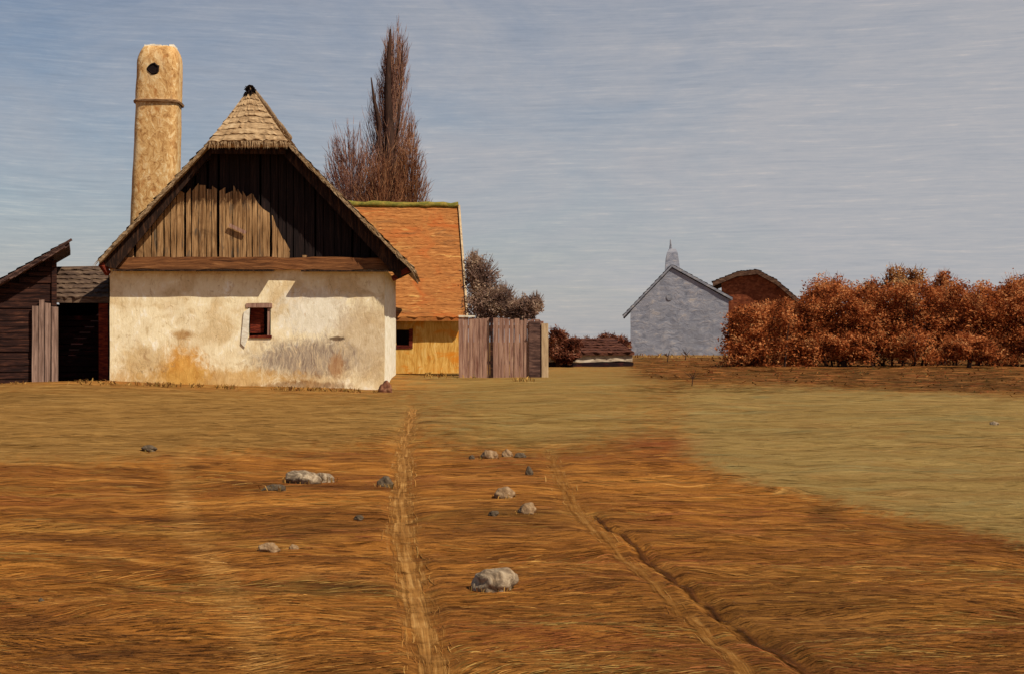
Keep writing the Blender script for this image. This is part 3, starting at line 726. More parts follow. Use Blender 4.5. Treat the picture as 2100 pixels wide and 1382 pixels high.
bmesh.ops.recalc_face_normals(bm, faces=bm.faces); obj('gable_vent', bm, MAT['greyroof'], gre)

# ------------------------------------------------------------------ brown barn
YN = YG+5
MN = Matrix.Translation(Vector((at(1560, 700, YN).x, YN, 0))) @ Matrix.Rotation(math.radians(-9.5), 4, 'Z')
HN = lambda px, py, y: inplane(MN, px, py, y)
barn = thing('brown_barn', 'red-brown barn with low dark thatched gable roof beside the grey house', 'barn', MN)
nx0, nx1 = HN(1480, 700, 0).x, HN(1640, 700, 0).x; nA, nL, nR = HN(1553, 563, 0), HN(1462, 588, 0), HN(1640, 626, 0)
nM = (.45*(nA.x-nL.x), .45*(nR.x-nA.x))
ntop0 = lambda x: (nA.z+(nL.z-nA.z)*(nA.x-x)/(nA.x-nL.x) if x < nA.x else nA.z+(nR.z-nA.z)*(x-nA.x)/(nR.x-nA.x))-.1
ntop = lambda x: ntop0(x)+.22*max(0, 1-abs(abs(x-nA.x)-(nM[0] if x < nA.x else nM[1]))/((nM[0] if x < nA.x else nM[1])))+.09
obj('wall', wallgrid(grid_lines(nx0, nx1, .3, (nA.x,)), grid_lines(-2.5, nA.z, .3), [], .3, top=ntop, jit=.03), MAT['barnwall'], barn)
for x in (nx0, nx1-.3):
    bm = bmesh.new(); box(bm, x, x+.3, .303, 8, -2.5, ntop(x+.15)-.1); obj('side_wall', bm, MAT['barnwall'], barn)
for E in (nL, nR):
    bm = bmesh.new(); a = Vector((E.x, -.5, E.z)); b_ = Vector((nA.x, -.5, nA.z)); mid = a.lerp(b_, .55)+Vector((0, 0, .22))
    for p, q in ((a, mid), (mid, b_)):
        hexa(bm, p, q, q+Vector((0, 8.8, 0)), p+Vector((0, 8.8, 0)), (0, 0, .3))
        u = Vector((0, 0, .305)); courses(bm, p+u, p+u+Vector((0, 8.8, 0)), q+u+Vector((0, 8.8, 0)), q+u, 6, .06, 20, .05, .08)
    obj('roof', bm, MAT['barnroof'], barn)

# ------------------------------------------------------------------ poplar and bare shrubs behind the roof
def bez(p0, p1, p2, n):
    t = np.linspace(0, 1, n)[:, None]; p0, p1, p2 = map(np.asarray, (p0, p1, p2))
    return (1-t)**2*p0+2*t*(1-t)*p1+t*t*p2
YP = 50.0
pb = at(800, 700, YP); pz = float(gz(pb.x, YP)); MP = Matrix.Translation(Vector((pb.x, YP, pz)))
pop = thing('poplar_tree', 'tall bare poplar with dark twin stems rising behind the orange roof', 'tree', MP)
HP = lambda px, py: inplane(MP, px, py, 0)
t = Tubes()
tr = [p+Vector((0, -.45, 0)) for p in (HP(800, 780), HP(800, 600), HP(801, 400), HP(797, 320), HP(802, 270), HP(797, 200), HP(799, 130), HP(803, 66))]
t.add(tr, [.27, .26, .22, .20, .17, .135, .09, .03], 7, .2); t.build('trunk', MAT['bark'], pop)
t = Tubes()
st = [HP(799, 520), HP(786, 420), HP(784, 350), HP(779, 300), HP(781, 260), HP(770, 210), HP(764, 165)]
t.add([p+Vector((0, -.5, 0)) for p in st], [.15, .14, .125, .105, .09, .065, .02], 6, .2)
st = [HP(801, 420), HP(806, 340), HP(818, 240), HP(824, 150), HP(826, 95)]
t.add([p+Vector((0, -.1, 0)) for p in st], [.1, .09, .07, .05, .02], 6, .2)
t.build('side_stem', MAT['bark'], pop)
env = [(45, 805, 11), (70, 810, 21), (110, 813, 27), (150, 807, 32), (190, 802, 40), (230, 799, 52), (300, 796, 58), (400, 798, 64), (520, 800, 58)]
ey = [e[0] for e in env]; ecx = [e[1] for e in env]; ehw = [e[2] for e in env]
t = Tubes(); sc = F/YP
for i in range(2300):
    py = 50+ (RNG.random()**.8)*430
    cx, hw = np.interp(py, ey, ecx), np.interp(py, ey, ehw)/sc
    r = hw*math.sqrt(RNG.random())*1.02; a = RNG.random()*6.283
    # ragged: skip parts of the outline
    if mnoise.noise(Vector((math.cos(a)*1.5, py*.022, math.sin(a)*1.5))) < -.10: continue
    c = HP(cx, py); tip = np.array([c.x+math.cos(a)*r, math.sin(a)*r+.15, c.z+RNG.normal(0, .2)])
    ln = RNG.uniform(.8, 2.2); base = np.array([HP(np.interp(py+ln*sc, ey, ecx), 0).x+math.cos(a)*r*.25, math.sin(a)*r*.25, c.z-ln])
    mid = np.array([base[0]*.25+tip[0]*.75+RNG.normal(0, .04), base[1]*.25+tip[1]*.75, base[2]*.55+tip[2]*.45])
    rb0 = RNG.uniform(.006, .013)
    t.add(bez(base, mid, tip, 5), np.linspace(rb0, .003, 5), 3, RNG.random()*.7+(.2 if math.cos(a) > .2 else 0))
    for k in range(3):
        u = RNG.uniform(.4, 1); q = (1-u)**2*base+2*u*(1-u)*mid+u*u*tip
        e = q+np.array([RNG.normal(math.cos(a)*.05, .07), RNG.normal(0, .08), RNG.uniform(.2, .55)])
        t.add(np.array([q, (q+e)/2+np.array([math.cos(a)*.02, 0, 0]), e]), [.008, .006, .002], 3, RNG.random())
t.build('twigs', TW['poplar'], pop)

def bare_shrub(name, label, cx, w, ytop, ybase, Y, mat, n, cat='bush', base=None, group=None, lean=0.0):
    """fan of upright twigs; w = photo width, ytop = photo height of its top"""
    b = at(cx, 700, Y); z0 = float(gz(b.x, Y)) if base is None else base
    M = Matrix.Translation(Vector((b.x, Y, z0)))
    o = thing(name, label, cat, M, group)
    top = at(cx, ytop, Y).z-z0; hw = w/2/F*Y
    s = Tubes()
    for i in range(9):
        a = RNG.random()*6.283; r = hw*.4*RNG.random(); h = top*RNG.uniform(.55, .85)
        s.add(bez([r*.2*math.cos(a), r*.2*math.sin(a), -.2], [r*.5*math.cos(a), r*.5*math.sin(a), h*.5], [r*math.cos(a)*1.4, r*math.sin(a), h], 7), np.linspace(.05, .008, 7), 5, .2)
    s.build('stem', MAT['bark'], o)
    t = Tubes()
    for i in range(n):
        a = RNG.random()*6.283; rr = math.sqrt(RNG.random()); x = hw*rr*math.cos(a); y = hw*.8*rr*math.sin(a)
        prof = math.sqrt(max(0.02, 1-rr**2.6))
        h = top*(.35+.65*RNG.random()**.6)*prof*(1+.14*mnoise.noise(Vector((x*2.2, y*2, 3.3+cx))))
        ln = RNG.uniform(.5, 1.4); tip = np.array([x+lean*h*.1, y, h]); bs = np.array([x*.6, y*.6, max(.0, h-ln)])
        md = np.array([x*.9, y*.9, (h+bs[2])/2+RNG.normal(0, .05)])
        t.add(bez(bs, md, tip, 4), np.linspace(RNG.uniform(.007, .014), .003, 4), 3, RNG.random())
        for k in range(2):
            u = RNG.uniform(.3, 1); q = (1-u)**2*bs+2*u*(1-u)*md+u*u*tip
            e = q+np.array([RNG.normal(math.cos(a)*.08, .08), RNG.normal(0, .08), RNG.uniform(.1, .35)])
            t.add(np.array([q, (q+e)/2, e]), [.008, .006, .002], 3, RNG.random())
    t.build('twigs', mat, o)
    return o
bare_shrub('bare_bush', 'mauve-brown leafless bush at the foot of the poplar, next to the cottage roof', 724, 200, 250, 420, 49.0, TW['mauve'], 3000)
bare_shrub('bare_bush', 'orange-brown leafless bush under the poplar, above the mossy ridge end', 838, 120, 256, 420, 48.6, TW['orange'], 1700)
bare_shrub('bare_bush', 'low orange-brown brush between the poplar stems above the orange roof', 784, 190, 315, 420, 47.8, TW['orange'], 1900)

# ------------------------------------------------------------------ leafy bushes
def leafy(name, label, px, pbase, blobs, n, size, mat, cat='bush', Y=None, group=None, trunk=True, hor=0.2, twigs=120, elong=2.0):
    """blobs in photo pixels (x, y, rx, ry); depth from the ground contact (or Y)"""
    g0 = onground(px, pbase) if Y is None else None
    if Y is None: Y = g0.y
    x = (px-CX)/F*Y; z = float(gz(x, Y)); M = Matrix.Translation(Vector((x, Y, z)))
    o = thing(name, label, cat, M, group)
    B = []
    for (bx, by, rx, ry) in blobs:
        c = inplane(M, bx, by, 0); B.append(((c.x, RNG.normal(0, .15)*rx/F*Y, c.z), (rx/F*Y, (rx*.7+ry*.3)/F*Y, ry/F*Y)))
    V, Q, T = leaf_cloud(B, n, size, elong, hor)
    keep = V.reshape(-1, 4, 3)[:, :, 2].min(1) > -.05
    V = V.reshape(-1, 4, 3)[keep].reshape(-1, 3); T = T[keep]; Q = np.arange(len(V)).reshape(-1, 4)
    nmesh('crown', V, Q, mat, o, attr=T)
    t = Tubes(); H_ = max(b[0][2] for b in B)
    for (c, r) in B:
        for k in range(2):
            e = np.array([c[0]+RNG.normal(0, .3)*r[0], c[1], c[2]+r[2]*.4]); t.add(bez([RNG.normal(0, .08), 0, -.2], [e[0]*.3, 0, e[2]*.6], e, 7), np.linspace(.06, .012, 7), 5, .2)
    t.build('trunk' if cat == 'tree' else 'stem', MAT['bark'], o); t = Tubes()
    for i in range(twigs):
        c, r = B[RNG.integers(len(B))]; a = RNG.normal(size=3); a /= np.linalg.norm(a); a[2] = abs(a[2])
        p = np.asarray(c)+a*np.asarray(r)*.6; e = np.asarray(c)+a*np.asarray(r)*RNG.uniform(.95, 1.16)+np.array([0, 0, .06])
        t.add(np.array([p, (p+e)/2, e]), [.010, .007, .003], 3, .4+.4*RNG.random())
    t.build('twigs', mat, o)
    return o
leafy('grey_bush', 'tall grey-brown thinning bush behind the board fence, against the orange roof end', 985, 772, [(985, 575, 42, 55), (1000, 625, 55, 50), (972, 545, 24, 30), (1030, 620, 34, 38)], 17000, .034, TW['grey'], Y=37.2, elong=2.0, twigs=300)
leafy('grey_bush', 'lower grey-brown bush spilling over the end of the board fence', 1082, 772, [(1078, 635, 36, 32), (1098, 625, 20, 24), (1055, 640, 26, 26)], 9000, .034, TW['grey'], Y=36.6, elong=2.0, twigs=160)
leafy('dark_bush', 'dark maroon bush rising just past the pale fence post', 1146, 752, [(1138, 694, 18, 24), (1148, 690, 20, 16), (1172, 708, 26, 18), (1142, 722, 22, 22), (1164, 730, 30, 18)], 7000, .05, TW['maroon'], elong=2.6)
leafy('dark_bush', 'flat-topped dark maroon bush behind the middle of the low shed roof', 1207, 742, [(1207, 712, 34, 22), (1190, 718, 24, 20), (1230, 715, 26, 24)], 7000, .055, TW['maroon'], elong=2.6)
leafy('dark_bush', 'dark maroon bush behind the low shed roof, touching the grey house', 1262, 742, [(1262, 708, 32, 24), (1278, 712, 18, 24), (1240, 706, 22, 26)], 7000, .055, TW['maroon'], elong=2.6)
HG_ = 'autumn bushes along the far field edge'
hed = [
 ('rust autumn bush in front of the brown barn wall', 1550, 741, [(1535, 690, 44, 42), (1560, 655, 40, 34), (1520, 660, 24, 36), (1585, 690, 36, 42)], 'rust'),
 ('low red-brown bush in the dip next to the barn roof end', 1622, 742, [(1620, 660, 36, 42), (1632, 700, 42, 36), (1605, 640, 24, 24)], 'rust'),
 ('round-headed dark rust tree with a domed top, nearest the barn', 1690, 744, [(1688, 610, 44, 42), (1662, 640, 36, 42), (1712, 600, 34, 34), (1690, 680, 52, 52)], 'rust'),
 ('thin pale russet bush between the domed tree and the tallest one', 1775, 744, [(1770, 625, 44, 36), (1785, 600, 24, 26), (1760, 675, 48, 50), (1800, 660, 36, 46)], 'russet'),
 ('tallest russet tree of the hedge with feathery broken top', 1850, 745, [(1845, 600, 46, 44), (1836, 566, 22, 22), (1872, 572, 28, 24), (1850, 655, 56, 56), (1830, 700, 40, 36)], 'russet'),
 ('narrow rust tree with small pointed tuft on top', 1936, 746, [(1935, 605, 38, 40), (1934, 572, 15, 18), (1930, 665, 52, 52), (1950, 640, 34, 36)], 'rust'),
 ('low bright orange-rust bush in the hedge dip', 2005, 747, [(2005, 645, 46, 44), (1990, 625, 28, 26), (2020, 690, 50, 44)], 'rust'),
 ('broad rust tree closing the hedge at the picture edge', 2080, 748, [(2085, 615, 50, 46), (2060, 625, 36, 34), (2100, 595, 44, 30), (2085, 680, 60, 56)], 'rust'),
 ('rust tree standing beyond the broad one at the hedge end', 2190, 749, [(2190, 620, 56, 52), (2170, 680, 60, 56)], 'russet'),
 ('small dark rust bush in front of the domed tree', 1730, 752, [(1728, 705, 40, 30), (1705, 715, 30, 24), (1755, 715, 30, 24)], 'rust'),
 ('small dark rust bush in front of the orange hedge dip', 1985, 754, [(1985, 712, 44, 28), (2015, 718, 30, 24)], 'rust'),
]
for lab, px, pbs, bl, mt in hed:
    tree = 'tree' in lab.split(' with')[0].split(' in ')[0].split(',')[0].split(' closing')[0]
    leafy('autumn_tree' if tree else 'autumn_bush', lab, px, pbs, [(a_, b_, c_*1.22, d_*1.18) for a_, b_, c_, d_ in bl], 14000 if len(bl) > 2 else 7000, .055, TW[mt], 'tree' if tree else 'bush', group=HG_)

# the continuous hedge the taller bushes stand in
gh = onground(1800, 752); MHG = Matrix.Translation(gh)
hedge = thing('hedge', 'long rust-brown hedge closing the field, filling the gaps under the autumn trees', 'hedge', MHG)
B = []
for i in range(46):
    bx = 1500+i*18.5+RNG.normal(0, 5); by = np.interp(bx, [1500, 1640, 1700, 1800, 1950, 2050, 2110], [655, 636, 596, 600, 600, 602, 592])+RNG.normal(0, 8)
    for yy, rr in ((by, 26), (by+34, 34), (by+66, 40), (by+102, 36), (by+126, 26)):
        c = inplane(MHG, bx, yy, .7+RNG.normal(0, .3)); B.append(((c.x, c.y, c.z), (rr*1.15/F*gh.y, .7, rr/F*gh.y)))
V, Q, T = leaf_cloud(B, 125000, .05, 2.0, .35)
keep = V.reshape(-1, 4, 3)[:, :, 2].min(1) > -.05
V = V.reshape(-1, 4, 3)[keep].reshape(-1, 3)
nmesh('crown', V, np.arange(len(V)).reshape(-1, 4), TW['rust'], hedge, attr=T[keep])
t = Tubes()
for i in range(60):
    c, r = B[RNG.integers(len(B))]; t.add(bez([c[0]+RNG.normal(0, .2), c[1], -.3], [c[0], c[1], c[2]*.5], [c[0]+RNG.normal(0, .3), c[1], c[2]+.3], 6), np.linspace(.05, .01, 6), 5, .2)
t.build('stem', MAT['bark'], hedge)

# ------------------------------------------------------------------ ground
def project(x, y, z): return CX+x/y*F, HY+(CAMZ-z)/y*F
def inpoly(px, py, poly):
    r = np.zeros(px.shape, bool); n = len(poly)
    for i in range(n):
        (xa, ya), (xb, yb) = poly[i], poly[(i+1) % n]
        c = ((ya > py) != (yb > py)); with_ = (xb-xa)*(py-ya)/((yb-ya) if yb != ya else 1e-9)+xa
        r ^= c & (px < with_)
    return r
POLY = dict(
    field=[(1395, 885), (1400, 925), (1440, 950), (1560, 990), (1700, 1030), (1850, 1060), (2000, 1088), (2110, 1115), (2500, 1200), (4000, 1300), (4000, 870), (2400, 840), (2100, 812), (1900, 800), (1600, 788), (1400, 790)],
    mid=[(800, 760), (1000, 762), (1130, 740), (1300, 740), (1400, 785), (1400, 880), (1340, 892), (1200, 920), (1080, 922), (960, 915), (880, 890)],
    far=[(-9000, 684), (9000, 684), (9000, 746), (1290, 746), (-9000, 770)],
    scrub=[(1290, 731), (1500, 735), (2100, 735), (4000, 740), (4000, 870), (2400, 838), (2100, 810), (1900, 798), (1650, 787), (1400, 782), (1310, 770)],
    strip=[(-3000, 780), (230, 786), (800, 806), (860, 840), (820, 890), (700, 915), (400, 930), (200, 950), (-3000, 980)],
)
PATHS = dict(
    main=[(846, 828, 22), (852, 845, 30), (836, 875, 34), (828, 910, 42), (828, 954, 48), (824, 1000, 54), (823, 1041, 60), (826, 1094, 66), (842, 1160, 70), (860, 1240, 78), (876, 1320, 92), (888, 1400, 100)],
    side=[(1130, 925, 34), (1150, 985, 56), (1185, 1050, 56), (1245, 1115, 44), (1325, 1180, 34), (1405, 1260, 36), (1480, 1330, 50), (1540, 1400, 60)],
    faint=[(470, 872, 22), (400, 905, 34), (366, 960, 48), (372, 1030, 54), (398, 1100, 60), (450, 1180, 70), (505, 1280, 80), (560, 1400, 90)],
    groove=[(1215, 1050, 16), (1290, 1110, 30), (1358, 1165, 36), (1420, 1208, 44), (1515, 1280, 54), (1612, 1345, 60), (1680, 1400, 66)],
)
def pathd(px, py, pts):
    """soft 0..1 cover of a track given as (x, y, width) points in the photo"""
    ys = np.array([p[1] for p in pts]); cx = np.interp(py, ys, [p[0] for p in pts]); w = np.interp(py, ys, [p[2] for p in pts])
    d = np.abs(px-cx)/(w*.5)
    return np.clip(1.55-d*1.1, 0, 1)*(py > ys[0]-3)
def regions(x, y):
    z = gz(x, y); yy = np.maximum(y, .5); px, py = project(x, yy, z)
    out = {}
    for k, poly in POLY.items():
        a = np.zeros(px.shape)
        for j in range(7):
            q_ = {'mid': (90, 11), 'strip': (30, 12)}.get(k, (24, 7)); sx, sy = RNG.normal(0, q_[0], px.shape), RNG.normal(0, q_[1], px.shape)
            a += inpoly(px+sx, py+sy, poly)
        out[k] = a/7*(y > .6)
    for k, pts in PATHS.items(): out[k] = pathd(px+RNG.normal(0, 2, px.shape), py, pts)*(y > .6)
    out['red'] = np.exp(-((px-1345)/75)**2-((py-912)/20)**2)*(y > .6)
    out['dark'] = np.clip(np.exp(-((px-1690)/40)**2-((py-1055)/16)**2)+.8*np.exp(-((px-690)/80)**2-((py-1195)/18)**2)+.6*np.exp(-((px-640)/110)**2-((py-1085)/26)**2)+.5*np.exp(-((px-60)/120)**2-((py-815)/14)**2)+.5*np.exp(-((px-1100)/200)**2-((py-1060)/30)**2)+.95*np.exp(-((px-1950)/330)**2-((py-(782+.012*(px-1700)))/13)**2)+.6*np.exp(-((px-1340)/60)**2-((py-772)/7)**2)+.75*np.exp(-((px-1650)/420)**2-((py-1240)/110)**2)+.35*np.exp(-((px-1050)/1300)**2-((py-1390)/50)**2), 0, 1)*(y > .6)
    return out
ys = np.concatenate([np.linspace(-40, 1.5, 24), np.exp(np.linspace(math.log(1.7), math.log(1800), 560))])
us = np.concatenate([np.linspace(-40, -1.0, 14)[:-1], np.linspace(-1.0, 1.0, 300), np.linspace(1.0, 40, 14)[1:]])*.55
XX, YY = [], []
for y in ys:
    s = max(abs(y), 2.0); s = min(s, 220) if y > 0 else max(2.0, abs(y))
    XX.append(us*max(s, 3.0)); YY.append(np.full(len(us), y))
XX = np.array(XX); YY = np.array(YY); ZZ = gz(XX, YY)
rough = np.array([mnoise.noise(Vector((a*.8, b*3.2, 0)))*.034+mnoise.noise(Vector((a*2.6, b*7, 4)))*.018+mnoise.noise(Vector((a*.35, b*.9, 9)))*.05 for a, b in zip(XX.ravel(), YY.ravel())]).reshape(XX.shape)
fade = np.clip((60-YY)/40, 0, 1)*np.clip((YY-.5)/2, 0, 1)
REG = regions(XX.ravel(), YY.ravel())
sink = (-.02*REG['main']-.03*REG['groove']-.012*REG['side']).reshape(XX.shape)
ZZ2 = ZZ+rough*fade+sink
nr, nc = XX.shape
idx = np.arange(nr*nc).reshape(nr, nc)
Q = np.stack([idx[:-1, :-1], idx[:-1, 1:], idx[1:, 1:], idx[1:, :-1]], -1).reshape(-1, 4)

def ground_material():
    m, g, b = new_mat('ochre_stubble_earth', 0.95, 0.05)
    p = g.n('ShaderNodeNewGeometry').outputs['Position']
    A = lambda n: g.n('ShaderNodeAttribute', attribute_name=n).outputs['Fac']
    w = g.vmath('SCALE', g.vmath('SUBTRACT', g.noise(p, .45, 3, color=True), (.5, .5, .5))); w.node.inputs['Scale'].default_value = 1.5
    pw = g.vmath('ADD', p, w)
    n1 = g.noise(g.map(pw, (1.1, 11, 1)), 1, 8, .68, .4)
    n2 = g.noise(g.map(pw, (.28, 2.2, 1)), 1, 6, .62, .5)
    n3 = g.noise(g.map(pw, (5, 40, 1)), 1, 4, .6, .2)
    n4 = g.noise(g.map(pw, (.10, .35, 1)), 1, 3, .6, .3)
    f = g.math('ADD', g.math('ADD', g.math('MULTIPLY', n1, .42), g.math('MULTIPLY', n2, .33)), g.math('MULTIPLY', n3, .25))
    def rp(a): return g.ramp(f, a)
    c = rp([(.33, (58, 34, 14)), (.43, (112, 68, 27)), (.5, (146, 92, 37)), (.57, (172, 114, 50)), (.68, (212, 158, 86))])
    c = g.mix(g.math('MULTIPLY', g.step(n4, .46, .64), .8), c, rp([(.33, (48, 28, 12)), (.45, (92, 54, 24)), (.53, (120, 72, 32)), (.66, (176, 118, 60))]))
    na = g.noise(g.map(pw, (.55, 1.7, 1), loc=(4, 1, 0)), 1, 7, .68, .9); nb = g.noise(g.map(pw, (.4, 1.2, 1), loc=(9, 5, 0)), 1, 6, .66, .8); nc_ = g.noise(g.map(pw, (.3, .9, 1), loc=(1, 8, 0)), 1, 5, .66, .6)
    c = g.mix(g.math('MULTIPLY', g.step(na, .5, .66), .75), c, rp([(.33, (40, 24, 11)), (.45, (84, 48, 20)), (.53, (108, 64, 28)), (.66, (150, 96, 46))]))
    c = g.mix(g.math('MULTIPLY', g.step(nb, .54, .7), .7), c, rp([(.33, (70, 36, 18)), (.45, (116, 64, 30)), (.53, (140, 82, 40)), (.66, (178, 120, 68))]))
    c = g.mix(g.math('MULTIPLY', g.step(nc_, .54, .68), .6), c, rp([(.33, (70, 52, 22)), (.45, (128, 94, 42)), (.53, (156, 118, 56)), (.66, (196, 160, 92))]))
    c = g.mix(A('strip'), c, rp([(.34, (86, 58, 26)), (.45, (126, 90, 44)), (.53, (146, 108, 56)), (.66, (178, 142, 84))]))
    c = g.mix(A('mid'), c, rp([(.34, (84, 62, 28)), (.45, (124, 96, 50)), (.54, (142, 113, 62)), (.66, (170, 138, 84))]))
    c = g.mix(A('field'), c, rp([(.34, (96, 74, 38)), (.45, (128, 102, 56)), (.54, (144, 117, 67)), (.66, (168, 140, 88))]))
    fm = g.math('MAXIMUM', A('mid'), A('field'))
    c = g.mix(g.math('MULTIPLY', g.math('MULTIPLY', g.step(na, .48, .66), .6), fm), c, rp([(.34, (82, 58, 28)), (.5, (128, 92, 48)), (.66, (164, 124, 74))]))
    c = g.mix(g.math('MULTIPLY', g.math('MULTIPLY', g.step(nb, .52, .68), .5), fm), c, rp([(.34, (84, 78, 50)), (.5, (116, 108, 70)), (.66, (146, 134, 92))]))
    c = g.mix(A('far'), c, rp([(.34, (70, 50, 26)), (.45, (112, 80, 42)), (.53, (134, 100, 56)), (.66, (160, 128, 80))]))
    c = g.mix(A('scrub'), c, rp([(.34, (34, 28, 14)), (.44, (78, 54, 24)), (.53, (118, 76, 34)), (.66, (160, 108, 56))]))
    c = g.mix(g.math('MULTIPLY', A('red'), .55), c, rp([(.36, (84, 34, 20)), (.5, (124, 54, 32)), (.66, (160, 90, 56))]))
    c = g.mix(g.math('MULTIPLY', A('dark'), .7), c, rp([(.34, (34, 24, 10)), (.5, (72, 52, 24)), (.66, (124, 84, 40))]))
    k = g.math('MULTIPLY', A('faint'), g.math('ADD', .0, g.math('MULTIPLY', n2, .9)))
    c = g.mix(k, c, rp([(.34, (112, 76, 36)), (.5, (158, 112, 56)), (.66, (196, 150, 88))]))
    g.put(b.inputs['Base Color'], c)
    bump(g, b, g.math('ADD', f, g.math('MULTIPLY', g.noise(g.map(p, (16, 26, 16)), 1, 6, .7, .5), .5)), .9, .05)
    return m
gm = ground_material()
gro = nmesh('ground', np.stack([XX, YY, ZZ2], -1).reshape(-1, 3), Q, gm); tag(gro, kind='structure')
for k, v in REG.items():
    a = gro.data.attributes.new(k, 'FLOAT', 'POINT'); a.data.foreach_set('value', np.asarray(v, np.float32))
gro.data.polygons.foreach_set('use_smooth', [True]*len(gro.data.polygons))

def track_material(name, stops, scale, cover=.85):
    m, g, b = new_mat(name, 0.95, 0.05)
    at_ = g.n('ShaderNodeAttribute', attribute_name='edge').outputs['Fac']; uv = g.n('ShaderNodeAttribute', attribute_name='along').outputs['Vector']
    p = g.n('ShaderNodeNewGeometry').outputs['Position']
    f = g.noise(g.map(uv, scale), 1, 7, .65, .5); f2 = g.noise(g.map(p, (9, 9, 9)), 1, 5, .6, .5)
    ff = g.math('ADD', g.math('MULTIPLY', f, .7), g.math('MULTIPLY', f2, .3))
    g.put(b.inputs['Base Color'], g.ramp(ff, stops)); bump(g, b, ff, .8, .03)
    tr = g.n('ShaderNodeBsdfTransparent'); mx = g.n('ShaderNodeMixShader')
    k = g.math('MULTIPLY', g.step(g.math('ADD', at_, g.math('MULTIPLY', g.math('SUBTRACT', g.math('ADD', g.math('MULTIPLY', ff, .5), g.math('MULTIPLY', g.noise(g.map(p, (3, 3, 3)), 1, 5, .7, .6), .5)), .5), 3.6)), .30, .95), cover)
    g.put(mx.inputs[0], k); g.links.new(tr.outputs[0], mx.inputs[1]); g.links.new(b.outputs[0], mx.inputs[2])
    g.links.new(mx.outputs[0], g.nodes['Material Output'].inputs[0])
    return m
row_scale = XX[:, -1]/us[-1]
def gnd_z(x, y):
    x, y = np.asarray(x, float), np.asarray(y, float)
    j = np.clip(np.searchsorted(ys, y), 1, nr-1); i0 = j-1
    tt = (y-ys[i0])/(ys[j]-ys[i0]); ci = np.arange(nc, dtype=float); o = []
    for r in (i0, j):
        k = np.interp(x/row_scale[r], us, ci); k0 = np.clip(k.astype(int), 0, nc-2); f_ = k-k0
        o.append(ZZ2[r, k0]*(1-f_)+ZZ2[r, k0+1]*f_)
    return o[0]+(o[1]-o[0])*tt
def track(name, pts, mat, widen=1.25, lift=.006):
    ysr = np.array([p[1] for p in pts], float); py = np.linspace(ysr[0], ysr[-1], 260)
    cx = np.interp(py, ysr, [p[0] for p in pts]); w = np.interp(py, ysr, [p[2] for p in pts])*widen
    ker = np.ones(25)/25; cx = np.convolve(np.pad(cx, 12, 'edge'), ker, 'valid')
    V, E, Al = [], [], []; NC = 13; run = 0; last = None
    for i in range(len(py)):
        c = onground(cx[i], py[i])
        if last is not None: run += (c-last).length
        last = c
        for j in range(NC):
            u = j/(NC-1)*2-1; x = c.x+u*w[i]*.5/F*c.y
            V.append((x, c.y, gnd_z(x, c.y)+lift)); E.append(1-abs(u)); Al.append((u*w[i]*.5/F*c.y, run, 0))
    E = np.array(E).reshape(-1, NC); E[0] *= 0; E[1] *= .3; E[2] *= .6
    I = np.arange(len(V)).reshape(-1, NC); Qd = np.stack([I[:-1, :-1], I[:-1, 1:], I[1:, 1:], I[1:, :-1]], -1).reshape(-1, 4)
    o = nmesh(name, V, Qd, mat); tag(o, kind='structure')
    a = o.data.attributes.new('edge', 'FLOAT', 'POINT'); a.data.foreach_set('value', E.ravel().astype(np.float32))
    a = o.data.attributes.new('along', 'FLOAT_VECTOR', 'POINT'); a.data.foreach_set('vector', np.array(Al, np.float32).ravel())
    o.data.polygons.foreach_set('use_smooth', [True]*len(o.data.polygons))
    return o
track('path', PATHS['main'], track_material('trodden_ochre_path', [(.32, (88, 54, 23)), (.44, (132, 88, 41)), (.54, (156, 109, 55)), (.68, (200, 154, 92))], (34, 1.3, 1), .85), widen=1.5)
track('path', PATHS['side'], track_material('faint_side_track', [(.32, (84, 50, 20)), (.44, (128, 82, 34)), (.54, (150, 102, 48)), (.68, (188, 142, 80))], (30, 1.4, 1), .6), lift=.007)
track('ditch', PATHS['groove'], track_material('dark_ditch', [(.32, (28, 16, 8)), (.46, (58, 33, 14)), (.56, (84, 48, 21)), (.68, (128, 78, 36))], (30, 1.6, 1)), widen=1.0, lift=.010)

